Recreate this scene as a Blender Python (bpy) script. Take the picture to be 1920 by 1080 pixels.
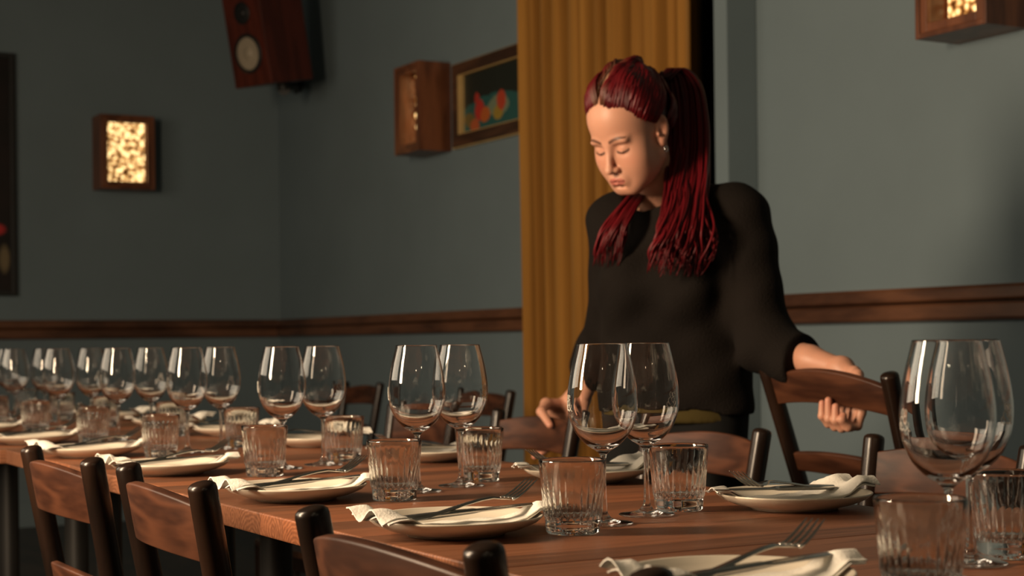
import bpy, bmesh, math, random
import numpy as np
from mathutils import Vector, Matrix
R = math.radians
SC = bpy.context.scene
for o in list(bpy.data.objects):
    bpy.data.objects.remove(o)
COL = SC.collection

# ------------------------------------------------------------------ camera
FPX = 3000.0                       # focal length in pixels of the 1920 wide frame
YH = 643.0                         # image row of the optical axis (lens shift)
ROLL = 0.0115
CAMH = 0.977
FWD = Vector((-0.8693, 0.4943, 0.0)).normalized()
RGT = Vector((FWD.y, -FWD.x, 0.0))
UPV = Vector((0, 0, 1))
camd = bpy.data.cameras.new('camera')
cam = bpy.data.objects.new('camera', camd)
COL.objects.link(cam)
xa = RGT * math.cos(ROLL) - UPV * math.sin(ROLL)
ya = RGT * math.sin(ROLL) + UPV * math.cos(ROLL)
za = -FWD
cam.matrix_world = Matrix(((xa.x, ya.x, za.x, 0), (xa.y, ya.y, za.y, 0), (xa.z, ya.z, za.z, CAMH), (0, 0, 0, 1)))
camd.sensor_width = 36.0
camd.lens = 36.0 * FPX / 1920.0
camd.shift_y = (YH - 540.0) / 1920.0
camd.dof.use_dof = True
camd.dof.focus_distance = 2.08
camd.dof.aperture_fstop = 7.0
camd.clip_start = 0.05
SC.camera = cam

def P(px, py, z):
    """world point at depth z (metres along the view) seen at a pixel of the frame"""
    a = (px - 960.0) / FPX
    b = (YH - py) / FPX
    c, s = math.cos(ROLL), math.sin(ROLL)
    xc = (a * c + b * s) * z
    zc = (-a * s + b * c) * z
    return FWD * z + RGT * xc + Vector((0, 0, CAMH + zc))

# ------------------------------------------------------------------ world, lights, exposure
w = bpy.data.worlds.new('world')
SC.world = w
w.use_nodes = True
w.node_tree.nodes['Background'].inputs[0].default_value = (0.50, 0.72, 0.85, 1)
w.node_tree.nodes['Background'].inputs[1].default_value = 0.016
SC.view_settings.view_transform = 'Standard'
SC.view_settings.look = 'None'
SC.view_settings.gamma = 1.0
SC.view_settings.exposure = 0.0
SC.view_settings.use_curve_mapping = False
SC.cycles.max_bounces = 20
SC.cycles.transmission_bounces = 20
SC.cycles.glossy_bounces = 8
SC.cycles.diffuse_bounces = 3
SC.cycles.blur_glossy = 0.6
SC.cycles.sample_clamp_indirect = 6.0
SC.cycles.use_denoising = True

def area_light(name, loc, target, sx, sy, power, color, spread=180):
    l = bpy.data.lights.new(name, 'AREA')
    l.shape = 'RECTANGLE'
    l.size, l.size_y = sx, sy
    l.energy = power
    l.color = color
    l.spread = R(spread)
    o = bpy.data.objects.new(name, l)
    COL.objects.link(o)
    o.location = loc
    d = Vector(target) - Vector(loc)
    o.rotation_euler = d.to_track_quat('-Z', 'Y').to_euler()
    return o

WARM = (1.0, 0.75, 0.50)
area_light('dining_lamp_light', (-2.40, -0.80, 1.70), (-2.75, 2.4, 1.15), 0.38, 1.0, 112, WARM)
area_light('window_light', (-4.8, -1.0, 1.95), (-4.3, 2.5, 1.3), 3.0, 1.3, 40, (1.0, 0.82, 0.60))
for i, (x, y, z) in enumerate(((0.9, -0.5, 2.2), (0.35, 0.1, 2.6), (1.6, 0.9, 2.4))):
    l = bpy.data.lights.new('bar_bulb_light', 'POINT')
    l.energy, l.color, l.shadow_soft_size = 5.0, (1.0, 0.78, 0.5), 0.035
    o = bpy.data.objects.new('bar_bulb_light', l)
    COL.objects.link(o)
    o.location = (x, y, z)

# ------------------------------------------------------------------ node helpers
def new_mat(name):
    m = bpy.data.materials.new(name)
    m.use_nodes = True
    nt = m.node_tree
    return m, nt, nt.nodes['Principled BSDF']

def N(nt, typ, **kw):
    n = nt.nodes.new(typ)
    for k, v in kw.items():
        if k.startswith('i_'):
            key = k[2:]
            key = int(key) if key.isdigit() else key.replace('_', ' ')
            n.inputs[key].default_value = v
        else:
            setattr(n, k, v)
    return n

def L(nt, a, b):
    nt.links.new(a, b)

def math_node(nt, op, a, b=None, c=None):
    n = nt.nodes.new('ShaderNodeMath')
    n.operation = op
    for i, v in enumerate((a, b, c)):
        if v is None:
            continue
        if isinstance(v, (int, float)):
            n.inputs[i].default_value = v
        else:
            nt.links.new(v, n.inputs[i])
    return n.outputs[0]

def ramp(nt, fac, stops):
    n = nt.nodes.new('ShaderNodeValToRGB')
    cr = n.color_ramp
    while len(cr.elements) > len(stops):
        cr.elements.remove(cr.elements[-1])
    while len(cr.elements) < len(stops):
        cr.elements.new(0.5)
    for e, (p, c) in zip(cr.elements, stops):
        e.position = p
        e.color = (*c, 1)
    nt.links.new(fac, n.inputs[0])
    return n.outputs[0]

def srgb(r, g, b):
    def f(c):
        c /= 255.0
        return c / 12.92 if c <= 0.04045 else ((c + 0.055) / 1.055) ** 2.4
    return (f(r), f(g), f(b))

def plain(name, col, rough=0.5, metal=0.0, var=0.12, scale=8.0, bump=0.0, bscale=60.0, spec=0.5, coat=0.0):
    m, nt, b = new_mat(name)
    tc = N(nt, 'ShaderNodeTexCoord')
    nz = N(nt, 'ShaderNodeTexNoise', i_Scale=scale, i_Detail=4.0)
    L(nt, tc.outputs['Object'], nz.inputs['Vector'])
    lo = tuple(c * (1 - var) for c in col)
    hi = tuple(min(1, c * (1 + var)) for c in col)
    L(nt, ramp(nt, nz.outputs['Fac'], [(0.3, lo), (0.7, hi)]), b.inputs['Base Color'])
    b.inputs['Roughness'].default_value = rough
    b.inputs['Metallic'].default_value = metal
    b.inputs['Specular IOR Level'].default_value = spec
    b.inputs['Coat Weight'].default_value = coat
    if bump:
        n2 = N(nt, 'ShaderNodeTexNoise', i_Scale=bscale, i_Detail=3.0)
        L(nt, tc.outputs['Object'], n2.inputs['Vector'])
        bp = N(nt, 'ShaderNodeBump', i_Strength=bump, i_Distance=0.01)
        L(nt, n2.outputs['Fac'], bp.inputs['Height'])
        L(nt, bp.outputs['Normal'], b.inputs['Normal'])
    return m

def wood(name, dark, light, axis='x', rough=0.35, scale=1.0, ring=26.0, coat=0.0, spec=0.5):
    """solid ring figure running along one axis of the object"""
    m, nt, b = new_mat(name)
    tc = N(nt, 'ShaderNodeTexCoord')
    oi = N(nt, 'ShaderNodeObjectInfo')
    mp = N(nt, 'ShaderNodeMapping')
    s = {'x': (0.18, 1, 1), 'y': (1, 0.18, 1), 'z': (1, 1, 0.18)}[axis]
    mp.inputs['Scale'].default_value = tuple(q * scale for q in s)
    L(nt, tc.outputs['Object'], mp.inputs['Vector'])
    off = N(nt, 'ShaderNodeVectorMath', operation='SCALE')
    cmb = N(nt, 'ShaderNodeCombineXYZ')
    for i in range(3):
        L(nt, oi.outputs['Random'], cmb.inputs[i])
    L(nt, cmb.outputs[0], off.inputs[0])
    off.inputs['Scale'].default_value = 3.7
    add = N(nt, 'ShaderNodeVectorMath', operation='ADD')
    L(nt, mp.outputs[0], add.inputs[0])
    L(nt, off.outputs[0], add.inputs[1])
    nz = N(nt, 'ShaderNodeTexNoise', i_Scale=7.0, i_Detail=3.0)
    L(nt, add.outputs[0], nz.inputs['Vector'])
    v = math_node(nt, 'MULTIPLY', nz.outputs['Fac'], ring)
    v = math_node(nt, 'SINE', v)
    v = math_node(nt, 'MULTIPLY_ADD', v, 0.5, 0.5)
    fine = N(nt, 'ShaderNodeTexNoise', i_Scale=90.0, i_Detail=2.0)
    L(nt, add.outputs[0], fine.inputs['Vector'])
    v = math_node(nt, 'MULTIPLY_ADD', fine.outputs['Fac'], 0.5, math_node(nt, 'MULTIPLY', v, 0.6))
    L(nt, ramp(nt, v, [(0.1, dark), (0.9, light)]), b.inputs['Base Color'])
    b.inputs['Roughness'].default_value = rough
    b.inputs['Coat Weight'].default_value = coat
    b.inputs['Coat Roughness'].default_value = 0.25
    b.inputs['Specular IOR Level'].default_value = spec
    bp = N(nt, 'ShaderNodeBump', i_Strength=0.08, i_Distance=0.004)
    L(nt, v, bp.inputs['Height'])
    L(nt, bp.outputs['Normal'], b.inputs['Normal'])
    return m

def table_wood():
    m, nt, b = new_mat('walnut_table_wood')
    tc = N(nt, 'ShaderNodeTexCoord')
    oi = N(nt, 'ShaderNodeObjectInfo')
    sp = N(nt, 'ShaderNodeSeparateXYZ')
    L(nt, tc.outputs['Object'], sp.inputs[0])
    W = 0.083
    st = math_node(nt, 'FLOOR', math_node(nt, 'DIVIDE', sp.outputs['X'], W))
    sid = math_node(nt, 'ADD', st, math_node(nt, 'MULTIPLY', oi.outputs['Random'], 57.0))
    wn = N(nt, 'ShaderNodeTexWhiteNoise', noise_dimensions='1D')
    L(nt, sid, wn.inputs['W'])
    wc = N(nt, 'ShaderNodeSeparateColor')
    L(nt, wn.outputs['Color'], wc.inputs[0])
    # pith of each stave lies at its own place below or above the top
    wob = N(nt, 'ShaderNodeTexNoise', i_Scale=1.0, i_Detail=3.0)
    mp = N(nt, 'ShaderNodeMapping')
    mp.inputs['Scale'].default_value = (14, 1.6, 14)
    L(nt, tc.outputs['Object'], mp.inputs['Vector'])
    L(nt, mp.outputs[0], wob.inputs['Vector'])
    fx = math_node(nt, 'SUBTRACT', sp.outputs['X'], math_node(nt, 'MULTIPLY', st, W))
    dx = math_node(nt, 'SUBTRACT', fx, math_node(nt, 'MULTIPLY', wc.outputs[0], W))
    dz = math_node(nt, 'ADD', sp.outputs['Z'], math_node(nt, 'MULTIPLY_ADD', wc.outputs[1], 0.09, -0.02))
    rr = math_node(nt, 'SQRT', math_node(nt, 'ADD', math_node(nt, 'MULTIPLY', dx, dx), math_node(nt, 'MULTIPLY', dz, dz)))
    rr = math_node(nt, 'ADD', rr, math_node(nt, 'MULTIPLY', wob.outputs['Fac'], 0.035))
    v = math_node(nt, 'SINE', math_node(nt, 'MULTIPLY', rr, 900.0))
    v = math_node(nt, 'MULTIPLY_ADD', v, 0.13, 0.5)
    fine = N(nt, 'ShaderNodeTexNoise', i_Scale=1.0, i_Detail=4.0)
    mp2 = N(nt, 'ShaderNodeMapping')
    mp2.inputs['Scale'].default_value = (160, 5, 160)
    L(nt, tc.outputs['Object'], mp2.inputs['Vector'])
    L(nt, mp2.outputs[0], fine.inputs['Vector'])
    v = math_node(nt, 'ADD', v, math_node(nt, 'MULTIPLY_ADD', fine.outputs['Fac'], 0.7, -0.35))
    base = ramp(nt, v, [(0.15, srgb(96, 62, 44)), (0.55, srgb(133, 88, 63)), (0.95, srgb(166, 116, 86))])
    tone = ramp(nt, wc.outputs[2], [(0.0, (0.60, 0.57, 0.56)), (0.55, (0.9, 0.9, 0.9)), (1.0, (1.32, 1.10, 0.92))])
    mx = N(nt, 'ShaderNodeMix', data_type='RGBA', blend_type='MULTIPLY')
    mx.inputs['Factor'].default_value = 1.0
    L(nt, base, mx.inputs[6])
    L(nt, tone, mx.inputs[7])
    L(nt, mx.outputs[2], b.inputs['Base Color'])
    b.inputs['Roughness'].default_value = 0.42
    b.inputs['Specular IOR Level'].default_value = 0.4
    bp = N(nt, 'ShaderNodeBump', i_Strength=0.1, i_Distance=0.002)
    L(nt, v, bp.inputs['Height'])
    L(nt, bp.outputs['Normal'], b.inputs['Normal'])
    return m

def attr_mat(name, rough=0.5, sss=0.0, sheen=0.0, spec=0.5, bump=0.0, bscale=300.0):
    m, nt, b = new_mat(name)
    at = N(nt, 'ShaderNodeAttribute', attribute_name='tint')
    L(nt, at.outputs['Color'], b.inputs['Base Color'])
    b.inputs['Roughness'].default_value = rough
    b.inputs['Specular IOR Level'].default_value = spec
    if sss:
        b.inputs['Subsurface Weight'].default_value = sss
        b.inputs['Subsurface Radius'].default_value = (0.010, 0.004, 0.002)
        b.inputs['Subsurface Scale'].default_value = 0.6
    if bump:
        tc = N(nt, 'ShaderNodeTexCoord')
        n2 = N(nt, 'ShaderNodeTexNoise', i_Scale=bscale, i_Detail=3.0)
        L(nt, tc.outputs['Object'], n2.inputs['Vector'])
        bp = N(nt, 'ShaderNodeBump', i_Strength=bump, i_Distance=0.002)
        L(nt, n2.outputs['Fac'], bp.inputs['Height'])
        L(nt, bp.outputs['Normal'], b.inputs['Normal'])
    return m

def glass_mat(name, tint=(1, 1, 1), ior=1.5):
    m, nt, b = new_mat(name)
    b.inputs['Base Color'].default_value = (*tint, 1)
    b.inputs['Roughness'].default_value = 0.0
    b.inputs['IOR'].default_value = ior
    b.inputs['Transmission Weight'].default_value = 1.0
    return m

def glow_panel(name, strength):
    """lit crinkled golden glass: bright round cells between darker leading"""
    m, nt, b = new_mat(name)
    tc = N(nt, 'ShaderNodeTexCoord')
    vo = N(nt, 'ShaderNodeTexVoronoi', i_Scale=46.0, i_Randomness=1.0)
    L(nt, tc.outputs['Object'], vo.inputs['Vector'])
    nz = N(nt, 'ShaderNodeTexNoise', i_Scale=17.0, i_Detail=2.0)
    L(nt, tc.outputs['Object'], nz.inputs['Vector'])
    v = math_node(nt, 'SUBTRACT', 1.0, math_node(nt, 'MULTIPLY', vo.outputs['Distance'], 1.15))
    v = math_node(nt, 'ADD', v, math_node(nt, 'MULTIPLY_ADD', nz.outputs['Fac'], 0.8, -0.36))
    c = ramp(nt, v, [(0.10, srgb(96, 54, 20)), (0.34, srgb(200, 146, 80)), (0.7, srgb(255, 216, 150))])
    L(nt, c, b.inputs['Base Color'])
    L(nt, c, b.inputs['Emission Color'])
    L(nt, math_node(nt, 'MULTIPLY', math_node(nt, 'MAXIMUM', v, 0.16), strength), b.inputs['Emission Strength'])
    b.inputs['Roughness'].default_value = 0.3
    return m

M = {}
M['wall'] = plain('teal_grey_wall_paint', (0.158, 0.208, 0.234), rough=0.75, var=0.05, scale=2.0, bump=0.05, bscale=120, spec=0.3)
M['dark_wall'] = plain('dark_passage_paint', (0.04, 0.042, 0.038), rough=0.8)
M['ceiling'] = plain('ceiling_paint', (0.10, 0.11, 0.105), rough=0.9)
M['floor'] = wood('dark_floorboards', (0.012, 0.008, 0.006), (0.04, 0.025, 0.017), 'x', rough=0.4)
M['rail'] = wood('dado_rail_wood', (0.045, 0.018, 0.010), (0.15, 0.062, 0.030), 'x', rough=0.38, ring=18)
M['rail_y'] = wood('dado_rail_wood_cross', (0.045, 0.018, 0.010), (0.15, 0.062, 0.030), 'y', rough=0.38, ring=18)
M['table'] = table_wood()
M['table_leg'] = plain('black_table_leg_paint', (0.012, 0.011, 0.010), rough=0.45)
M['post'] = wood('black_stained_post_wood', (0.0065, 0.0042, 0.0034), (0.022, 0.0105, 0.0062), 'z', rough=0.27, spec=0.38)
M['slat'] = wood('brown_slat_wood', (0.028, 0.0090, 0.0045), (0.088, 0.031, 0.0145), 'x', rough=0.43, ring=46, scale=1.3, spec=0.36)
M['seat'] = wood('brown_seat_wood', (0.03, 0.013, 0.008), (0.09, 0.04, 0.02), 'y', rough=0.4)
M['glass'] = glass_mat('clear_glass')
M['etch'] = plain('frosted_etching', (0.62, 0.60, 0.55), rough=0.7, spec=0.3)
M['tumbler'] = glass_mat('tumbler_glass', (0.985, 0.985, 0.965))
M['plate'] = plain('cream_glaze', (0.74, 0.66, 0.54), rough=0.22, var=0.04)
M['napkin'] = plain('white_paper_napkin', (0.88, 0.84, 0.76), rough=0.85, var=0.03, bump=0.15, bscale=350)
M['steel'] = plain('brushed_cutlery_steel', (0.52, 0.50, 0.47), rough=0.24, metal=1.0, var=0.06, scale=30)
M['lamp_wood'] = wood('mahogany_lamp_wood', (0.075, 0.024, 0.011), (0.20, 0.070, 0.030), 'z', rough=0.35)
M['glow'] = glow_panel('golden_bubble_panel', 2.6)
M['speaker_wood'] = wood('red_speaker_veneer', (0.055, 0.010, 0.005), (0.10, 0.018, 0.009), 'z', rough=0.4)
M['black'] = plain('matt_black', (0.010, 0.010, 0.010), rough=0.55)
M['cone'] = plain('beige_driver_cone', (0.36, 0.30, 0.22), rough=0.5)
M['gold'] = plain('gilt_wood', (0.62, 0.42, 0.17), rough=0.4, metal=0.3, bump=0.1)
M['frame'] = wood('dark_frame_wood', (0.03, 0.014, 0.008), (0.09, 0.038, 0.018), 'x', rough=0.4)
M['silver'] = plain('silver', (0.8, 0.8, 0.8), rough=0.2, metal=1.0)
M['knit'] = plain('black_knit', (0.0080, 0.0058, 0.0046), rough=0.9, var=0.25, scale=5, bump=0.35, bscale=260, spec=0.15)
M['trouser'] = plain('black_trouser_cloth', (0.010, 0.010, 0.010), rough=0.9, spec=0.2)
M['olive'] = plain('olive_shirt_cloth', (0.060, 0.043, 0.011), rough=0.9, spec=0.2)
M['skin'] = attr_mat('skin', rough=0.46, sss=0.12, spec=0.42, bump=0.03, bscale=420)
M['hair'] = attr_mat('dyed_red_hair', rough=0.42, spec=0.26)

def velvet():
    m, nt, b = new_mat('mustard_velvet')
    tc = N(nt, 'ShaderNodeTexCoord')
    mp = N(nt, 'ShaderNodeMapping')
    mp.inputs['Scale'].default_value = (9, 9, 0.6)
    nz = N(nt, 'ShaderNodeTexNoise', i_Scale=1.0, i_Detail=4.0)
    L(nt, tc.outputs['Object'], mp.inputs['Vector'])
    L(nt, mp.outputs[0], nz.inputs['Vector'])
    L(nt, ramp(nt, nz.outputs['Fac'], [(0.3, (0.24, 0.105, 0.020)), (0.7, (0.36, 0.17, 0.035))]), b.inputs['Base Color'])
    b.inputs['Roughness'].default_value = 0.85
    b.inputs['Specular IOR Level'].default_value = 0.15
    b.inputs['Sheen Weight'].default_value = 0.25
    b.inputs['Sheen Tint'].default_value = (1.0, 0.7, 0.3, 1)
    return m
M['velvet'] = velvet()

# ------------------------------------------------------------------ mesh helpers
class MB:
    def __init__(s):
        s.v, s.f, s.mi = [], [], []
        s.cur = 0
    def add(s, vs, fs):
        o = len(s.v)
        s.v += [tuple(v) for v in vs]
        s.f += [tuple(i + o for i in f) for f in fs]
        s.mi += [s.cur] * len(fs)
    def box(s, lo, hi, mat=None):
        x0, y0, z0 = lo
        x1, y1, z1 = hi
        vs = [(x0, y0, z0), (x1, y0, z0), (x1, y1, z0), (x0, y1, z0), (x0, y0, z1), (x1, y0, z1), (x1, y1, z1), (x0, y1, z1)]
        if mat:
            vs = [mat @ Vector(v) for v in vs]
        s.add(vs, [(0, 3, 2, 1), (4, 5, 6, 7), (0, 1, 5, 4), (1, 2, 6, 5), (2, 3, 7, 6), (3, 0, 4, 7)])
    def lathe(s, prof, seg=32, mat=None, rad=None):
        """profile of (r, z); rad(r, z, angle) may change the radius"""
        vs, fs, rows = [], [], []
        for (r, z) in prof:
            if r < 1e-6:
                rows.append([len(vs)])
                vs.append(Vector((0, 0, z)))
            else:
                row = []
                for k in range(seg):
                    a = 2 * math.pi * k / seg
                    q = rad(r, z, a) if rad else r
                    row.append(len(vs))
                    vs.append(Vector((q * math.cos(a), q * math.sin(a), z)))
                rows.append(row)
        for A, B in zip(rows, rows[1:]):
            for k in range(seg):
                k2 = (k + 1) % seg
                if len(A) == 1 and len(B) == 1:
                    continue
                if len(A) == 1:
                    fs.append((A[0], B[k2], B[k]))
                elif len(B) == 1:
                    fs.append((A[k], A[k2], B[0]))
                else:
                    fs.append((A[k], A[k2], B[k2], B[k]))
        if mat:
            vs = [mat @ v for v in vs]
        s.add(vs, fs)
    def tube(s, pts, radii, seg=10, cap=True, flat=1.0, up=None):
        pts = [Vector(p) for p in pts]
        n = len(pts)
        if isinstance(radii, (int, float)):
            radii = [radii] * n
        vs, fs = [], []
        prev = None
        for i, p in enumerate(pts):
            t = (pts[min(i + 1, n - 1)] - pts[max(i - 1, 0)])
            t = t.normalized() if t.length > 1e-9 else Vector((0, 0, 1))
            if prev is None:
                u = Vector(up) if up else (Vector((0, 0, 1)) if abs(t.z) < 0.9 else Vector((1, 0, 0)))
            else:
                u = prev
            u = (u - t * u.dot(t)).normalized()
            prev = u
            v = t.cross(u)
            for k in range(seg):
                a = 2 * math.pi * k / seg
                vs.append(p + (u * math.cos(a) * flat + v * math.sin(a)) * radii[i])
        for i in range(n - 1):
            for k in range(seg):
                k2 = (k + 1) % seg
                fs.append((i * seg + k, i * seg + k2, (i + 1) * seg + k2, (i + 1) * seg + k))
        if cap:
            fs.append(tuple(range(seg))[::-1])
            fs.append(tuple((n - 1) * seg + k for k in range(seg)))
        s.add(vs, fs)
    def loft(s, sections, closed=True, cap=True):
        """list of equally long point rings"""
        m = len(sections[0])
        vs = [p for sec in sections for p in sec]
        fs = []
        for i in range(len(sections) - 1):
            for k in range(m if closed else m - 1):
                k2 = (k + 1) % m
                fs.append((i * m + k, i * m + k2, (i + 1) * m + k2, (i + 1) * m + k))
        if cap and closed:
            fs.append(tuple(range(m))[::-1])
            fs.append(tuple((len(sections) - 1) * m + k for k in range(m)))
        s.add(vs, fs)
    def build(s, name, mats, parent=None, smooth=False, bevel=0.0, fix=True, tints=None, auto=None, loc=None):
        me = bpy.data.meshes.new(name)
        me.from_pydata(s.v, [], s.f)
        if not isinstance(mats, (list, tuple)):
            mats = [mats]
        for m in mats:
            me.materials.append(m)
        if len(mats) > 1:
            me.polygons.foreach_set('material_index', s.mi)
        if fix or bevel:
            bm = bmesh.new()
            bm.from_mesh(me)
            if fix:
                bmesh.ops.recalc_face_normals(bm, faces=bm.faces)
            if bevel:
                es = [e for e in bm.edges if len(e.link_faces) == 2 and e.calc_face_angle(0) > R(50)]
                bmesh.ops.bevel(bm, geom=es, offset=bevel, segments=2, profile=0.6, affect='EDGES', clamp_overlap=True)
            bm.to_mesh(me)
            bm.free()
        if smooth:
            me.polygons.foreach_set('use_smooth', [True] * len(me.polygons))
            if auto:
                me.set_sharp_from_angle(angle=R(auto))
        if tints is not None:
            a = me.color_attributes.new('tint', 'FLOAT_COLOR', 'POINT')
            a.data.foreach_set('color', np.asarray(tints, dtype=np.float32).ravel())
        me.update()
        o = bpy.data.objects.new(name, me)
        COL.objects.link(o)
        if parent:
            o.parent = parent
        if loc is not None:
            o.location = loc
        return o

def tag(o, label=None, cat=None, group=None, kind=None):
    if label: o['label'] = label
    if cat: o['category'] = cat
    if group: o['group'] = group
    if kind: o['kind'] = kind
    return o

def empty(name, loc=(0, 0, 0), rz=0.0):
    o = bpy.data.objects.new(name, None)
    o.empty_display_size = 0.05
    COL.objects.link(o)
    o.location = loc
    o.rotation_euler = (0, 0, rz)
    return o

def copy_tree(o, parent=None):
    c = o.copy()
    COL.objects.link(c)
    if parent:
        c.parent = parent
    for ch in [q for q in o.children]:
        copy_tree(ch, c)
    return c

def Rz(a):
    return Matrix.Rotation(a, 4, 'Z')

# ------------------------------------------------------------------ the room
YW, XW, YF, XR, HC = 3.5, -8.93, -1.05, 2.6, 3.3
DX0, DX1 = -5.80, -4.484            # doorway behind the curtain
def struct(mb, name, mat, **kw):
    o = mb.build(name, mat, **kw)
    o['kind'] = 'structure'
    return o

b = MB(); b.box((XW - .3, YF - .3, -0.1), (XR + .3, YW + 1.7, 0)); struct(b, 'floor', M['floor'])
b = MB(); b.box((XW - .3, YF - .3, HC), (XR + .3, YW + 1.7, HC + .1)); struct(b, 'ceiling', M['ceiling'])
b = MB(); b.box((XW - .2, YF, 0), (XW, YW + .2, HC)); struct(b, 'wall_left', M['wall'])
b = MB()
b.box((XW, YW, 0), (DX0, YW + .2, HC))
b.box((DX1, YW, 0), (XR, YW + .2, HC))
b.box((DX0, YW, 2.75), (DX1, YW + .2, HC))
struct(b, 'wall_back', M['wall'])
b = MB()                             # boxed jamb standing proud of the wall beside the doorway
b.box((DX1, YW - .13, 0), (-4.41, YW + .0, HC))
struct(b, 'trim_1', M['wall'], bevel=.004)
b = MB()
b.box((DX0 - .3, YW + 1.4, 0), (DX1 + .3, YW + 1.5, HC)); b.box((DX0 - .3, YW + .2, 0), (DX0 - .2, YW + 1.4, HC)); b.box((DX1 + .2, YW + .2, 0), (DX1 + .3, YW + 1.4, HC))
struct(b, 'wall_passage', M['dark_wall'])
# wall behind the camera with the tall window that lights the table
WX0, WX1, WZ0, WZ1 = -6.4, -3.2, 1.25, 2.65
b = MB()
b.box((XW, YF - .2, 0), (WX0, YF, HC)); b.box((WX1, YF - .2, 0), (XR, YF, HC))
b.box((WX0, YF - .2, 0), (WX1, YF, WZ0)); b.box((WX0, YF - .2, WZ1), (WX1, YF, HC))
struct(b, 'wall_front', M['wall'])
b = MB()
for q in ((WX0, WX0 + .05), (WX1 - .05, WX1), ((WX0 + WX1) / 2 - .02, (WX0 + WX1) / 2 + .02)):
    b.box((q[0], YF - .12, WZ0), (q[1], YF - .05, WZ1))
b.box((WX0, YF - .12, WZ0), (WX1, YF - .05, WZ0 + .05)); b.box((WX0, YF - .12, WZ1 - .05), (WX1, YF - .05, WZ1))
struct(b, 'window_1', M['table_leg'])
b = MB(); b.box((XR, YF, 0), (XR + .2, YW + .2, HC)); struct(b, 'wall_right', M['wall'])

# dado rail: two boards with a shadow groove between them
def rail_profile():
    z0, z1 = 1.027, 1.132
    zm = 1.083
    return [(0, z0), (.034, z0 + .003), (.040, z0 + .010), (.040, zm - .010), (.036, zm - .004), (.001, zm - .004), (.001, zm + .004),
            (.042, zm + .004), (.046, zm + .010), (.046, z1 - .012), (.040, z1 - .002), (0, z1)]
def rail(name, a, bb, nrm, mat):
    mb = MB()
    a, bb, nrm = Vector(a), Vector(bb), Vector(nrm)
    secs = [[p + nrm * d + Vector((0, 0, z)) for d, z in rail_profile()] for p in (a, bb)]
    mb.loft(secs)
    return struct(mb, name, mat)
rail('trim_2', (XW, YW, 0), (DX0, YW, 0), (0, -1, 0), M['rail'])
rail('trim_3', (-4.41, YW, 0), (XR, YW, 0), (0, -1, 0), M['rail'])
rail('trim_4', (XW, YF, 0), (XW, YW - .0, 0), (1, 0, 0), M['rail_y'])
for nm, lo, hi in (('baseboard_back', (XW, YW - .018, 0), (DX0, YW, .14)), ('baseboard_right', (-4.41, YW - .018, 0), (XR, YW, .14)),
                   ('baseboard_left', (XW, YF, 0), (XW + .018, YW, .14))):
    b = MB(); b.box(lo, hi); struct(b, nm, M['wall'])

# ------------------------------------------------------------------ curtain in the doorway
def curtain():
    x0, x1 = -5.715, -4.535
    root = empty('door_curtain', ((x0 + x1) / 2, YW - .16, 0))
    tag(root, 'mustard yellow velvet curtain hanging in deep folds in the doorway behind the waitress', 'curtain')
    n = 640
    # creases: place along the curtain (0..1), depth, width
    creases = [(.045, .5, .016), (.10, .6, .015), (.185, 1.0, .024), (.27, .45, .014), (.385, 1.25, .017), (.445, .5, .014), (.505, .45, .012), (.565, 1.15, .014),
               (.655, .85, .022), (.73, .35, .014), (.835, .8, .024), (.91, .4, .014)]
    def wave(t, z):
        y = -.010 * math.cos(t * 31) - .006 * math.cos(t * 74 + 1)
        for i, (c, d, w_) in enumerate(creases):
            c2 = c + .006 * math.sin(z * 1.3 + i * 1.9)
            y += .22 * d * math.exp(-((t - c2) / (w_ * .62)) ** 2) * (1 + .12 * math.sin(z * 1.7 + i))
        return y - .03
    zs = [0.02, .4, .8, 1.2, 1.6, 2.0, 2.4, 2.8, 2.93]
    mb = MB()
    front, back = [], []
    for z in zs:
        rowf, rowb = [], []
        spread = 1.0 - .015 * math.sin(z * 2)
        for k in range(n + 1):
            t = k / n
            y = wave(t, z)
            x = (x0 + x1) / 2 + (t - .5) * (x1 - x0) * spread
            rowf.append((x, YW - .16 + y, z))
            rowb.append((x, YW - .16 + y + .006, z))
        front.append(rowf); back.append(rowb)
    W_ = n + 1
    vs = [p for r in front for p in r] + [p for r in back for p in r]
    off = W_ * len(zs)
    fs = []
    for j in range(len(zs) - 1):
        for k in range(n):
            a = j * W_ + k
            fs.append((a, a + 1, a + 1 + W_, a + W_))
            fs.append((off + a, off + a + W_, off + a + W_ + 1, off + a + 1))
    for j in range(len(zs) - 1):
        for k in (0, n):
            a = j * W_ + k
            fs.append((a, a + W_, off + a + W_, off + a))
    mb.add([Vector(v) - Vector(root.location) for v in vs], fs)
    mb.build('cloth', M['velvet'], root, smooth=True, fix=False)
    mb = MB()
    mb.tube([(-.72, 0, 2.96), (.72, 0, 2.96)], .016, 12)
    for s in (-.7, .7):
        mb.box((s - .012, -.012, 2.945), (s + .012, .16, 2.975))
    mb.build('rod', M['black'], root, smooth=True, auto=40)
curtain()

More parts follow.
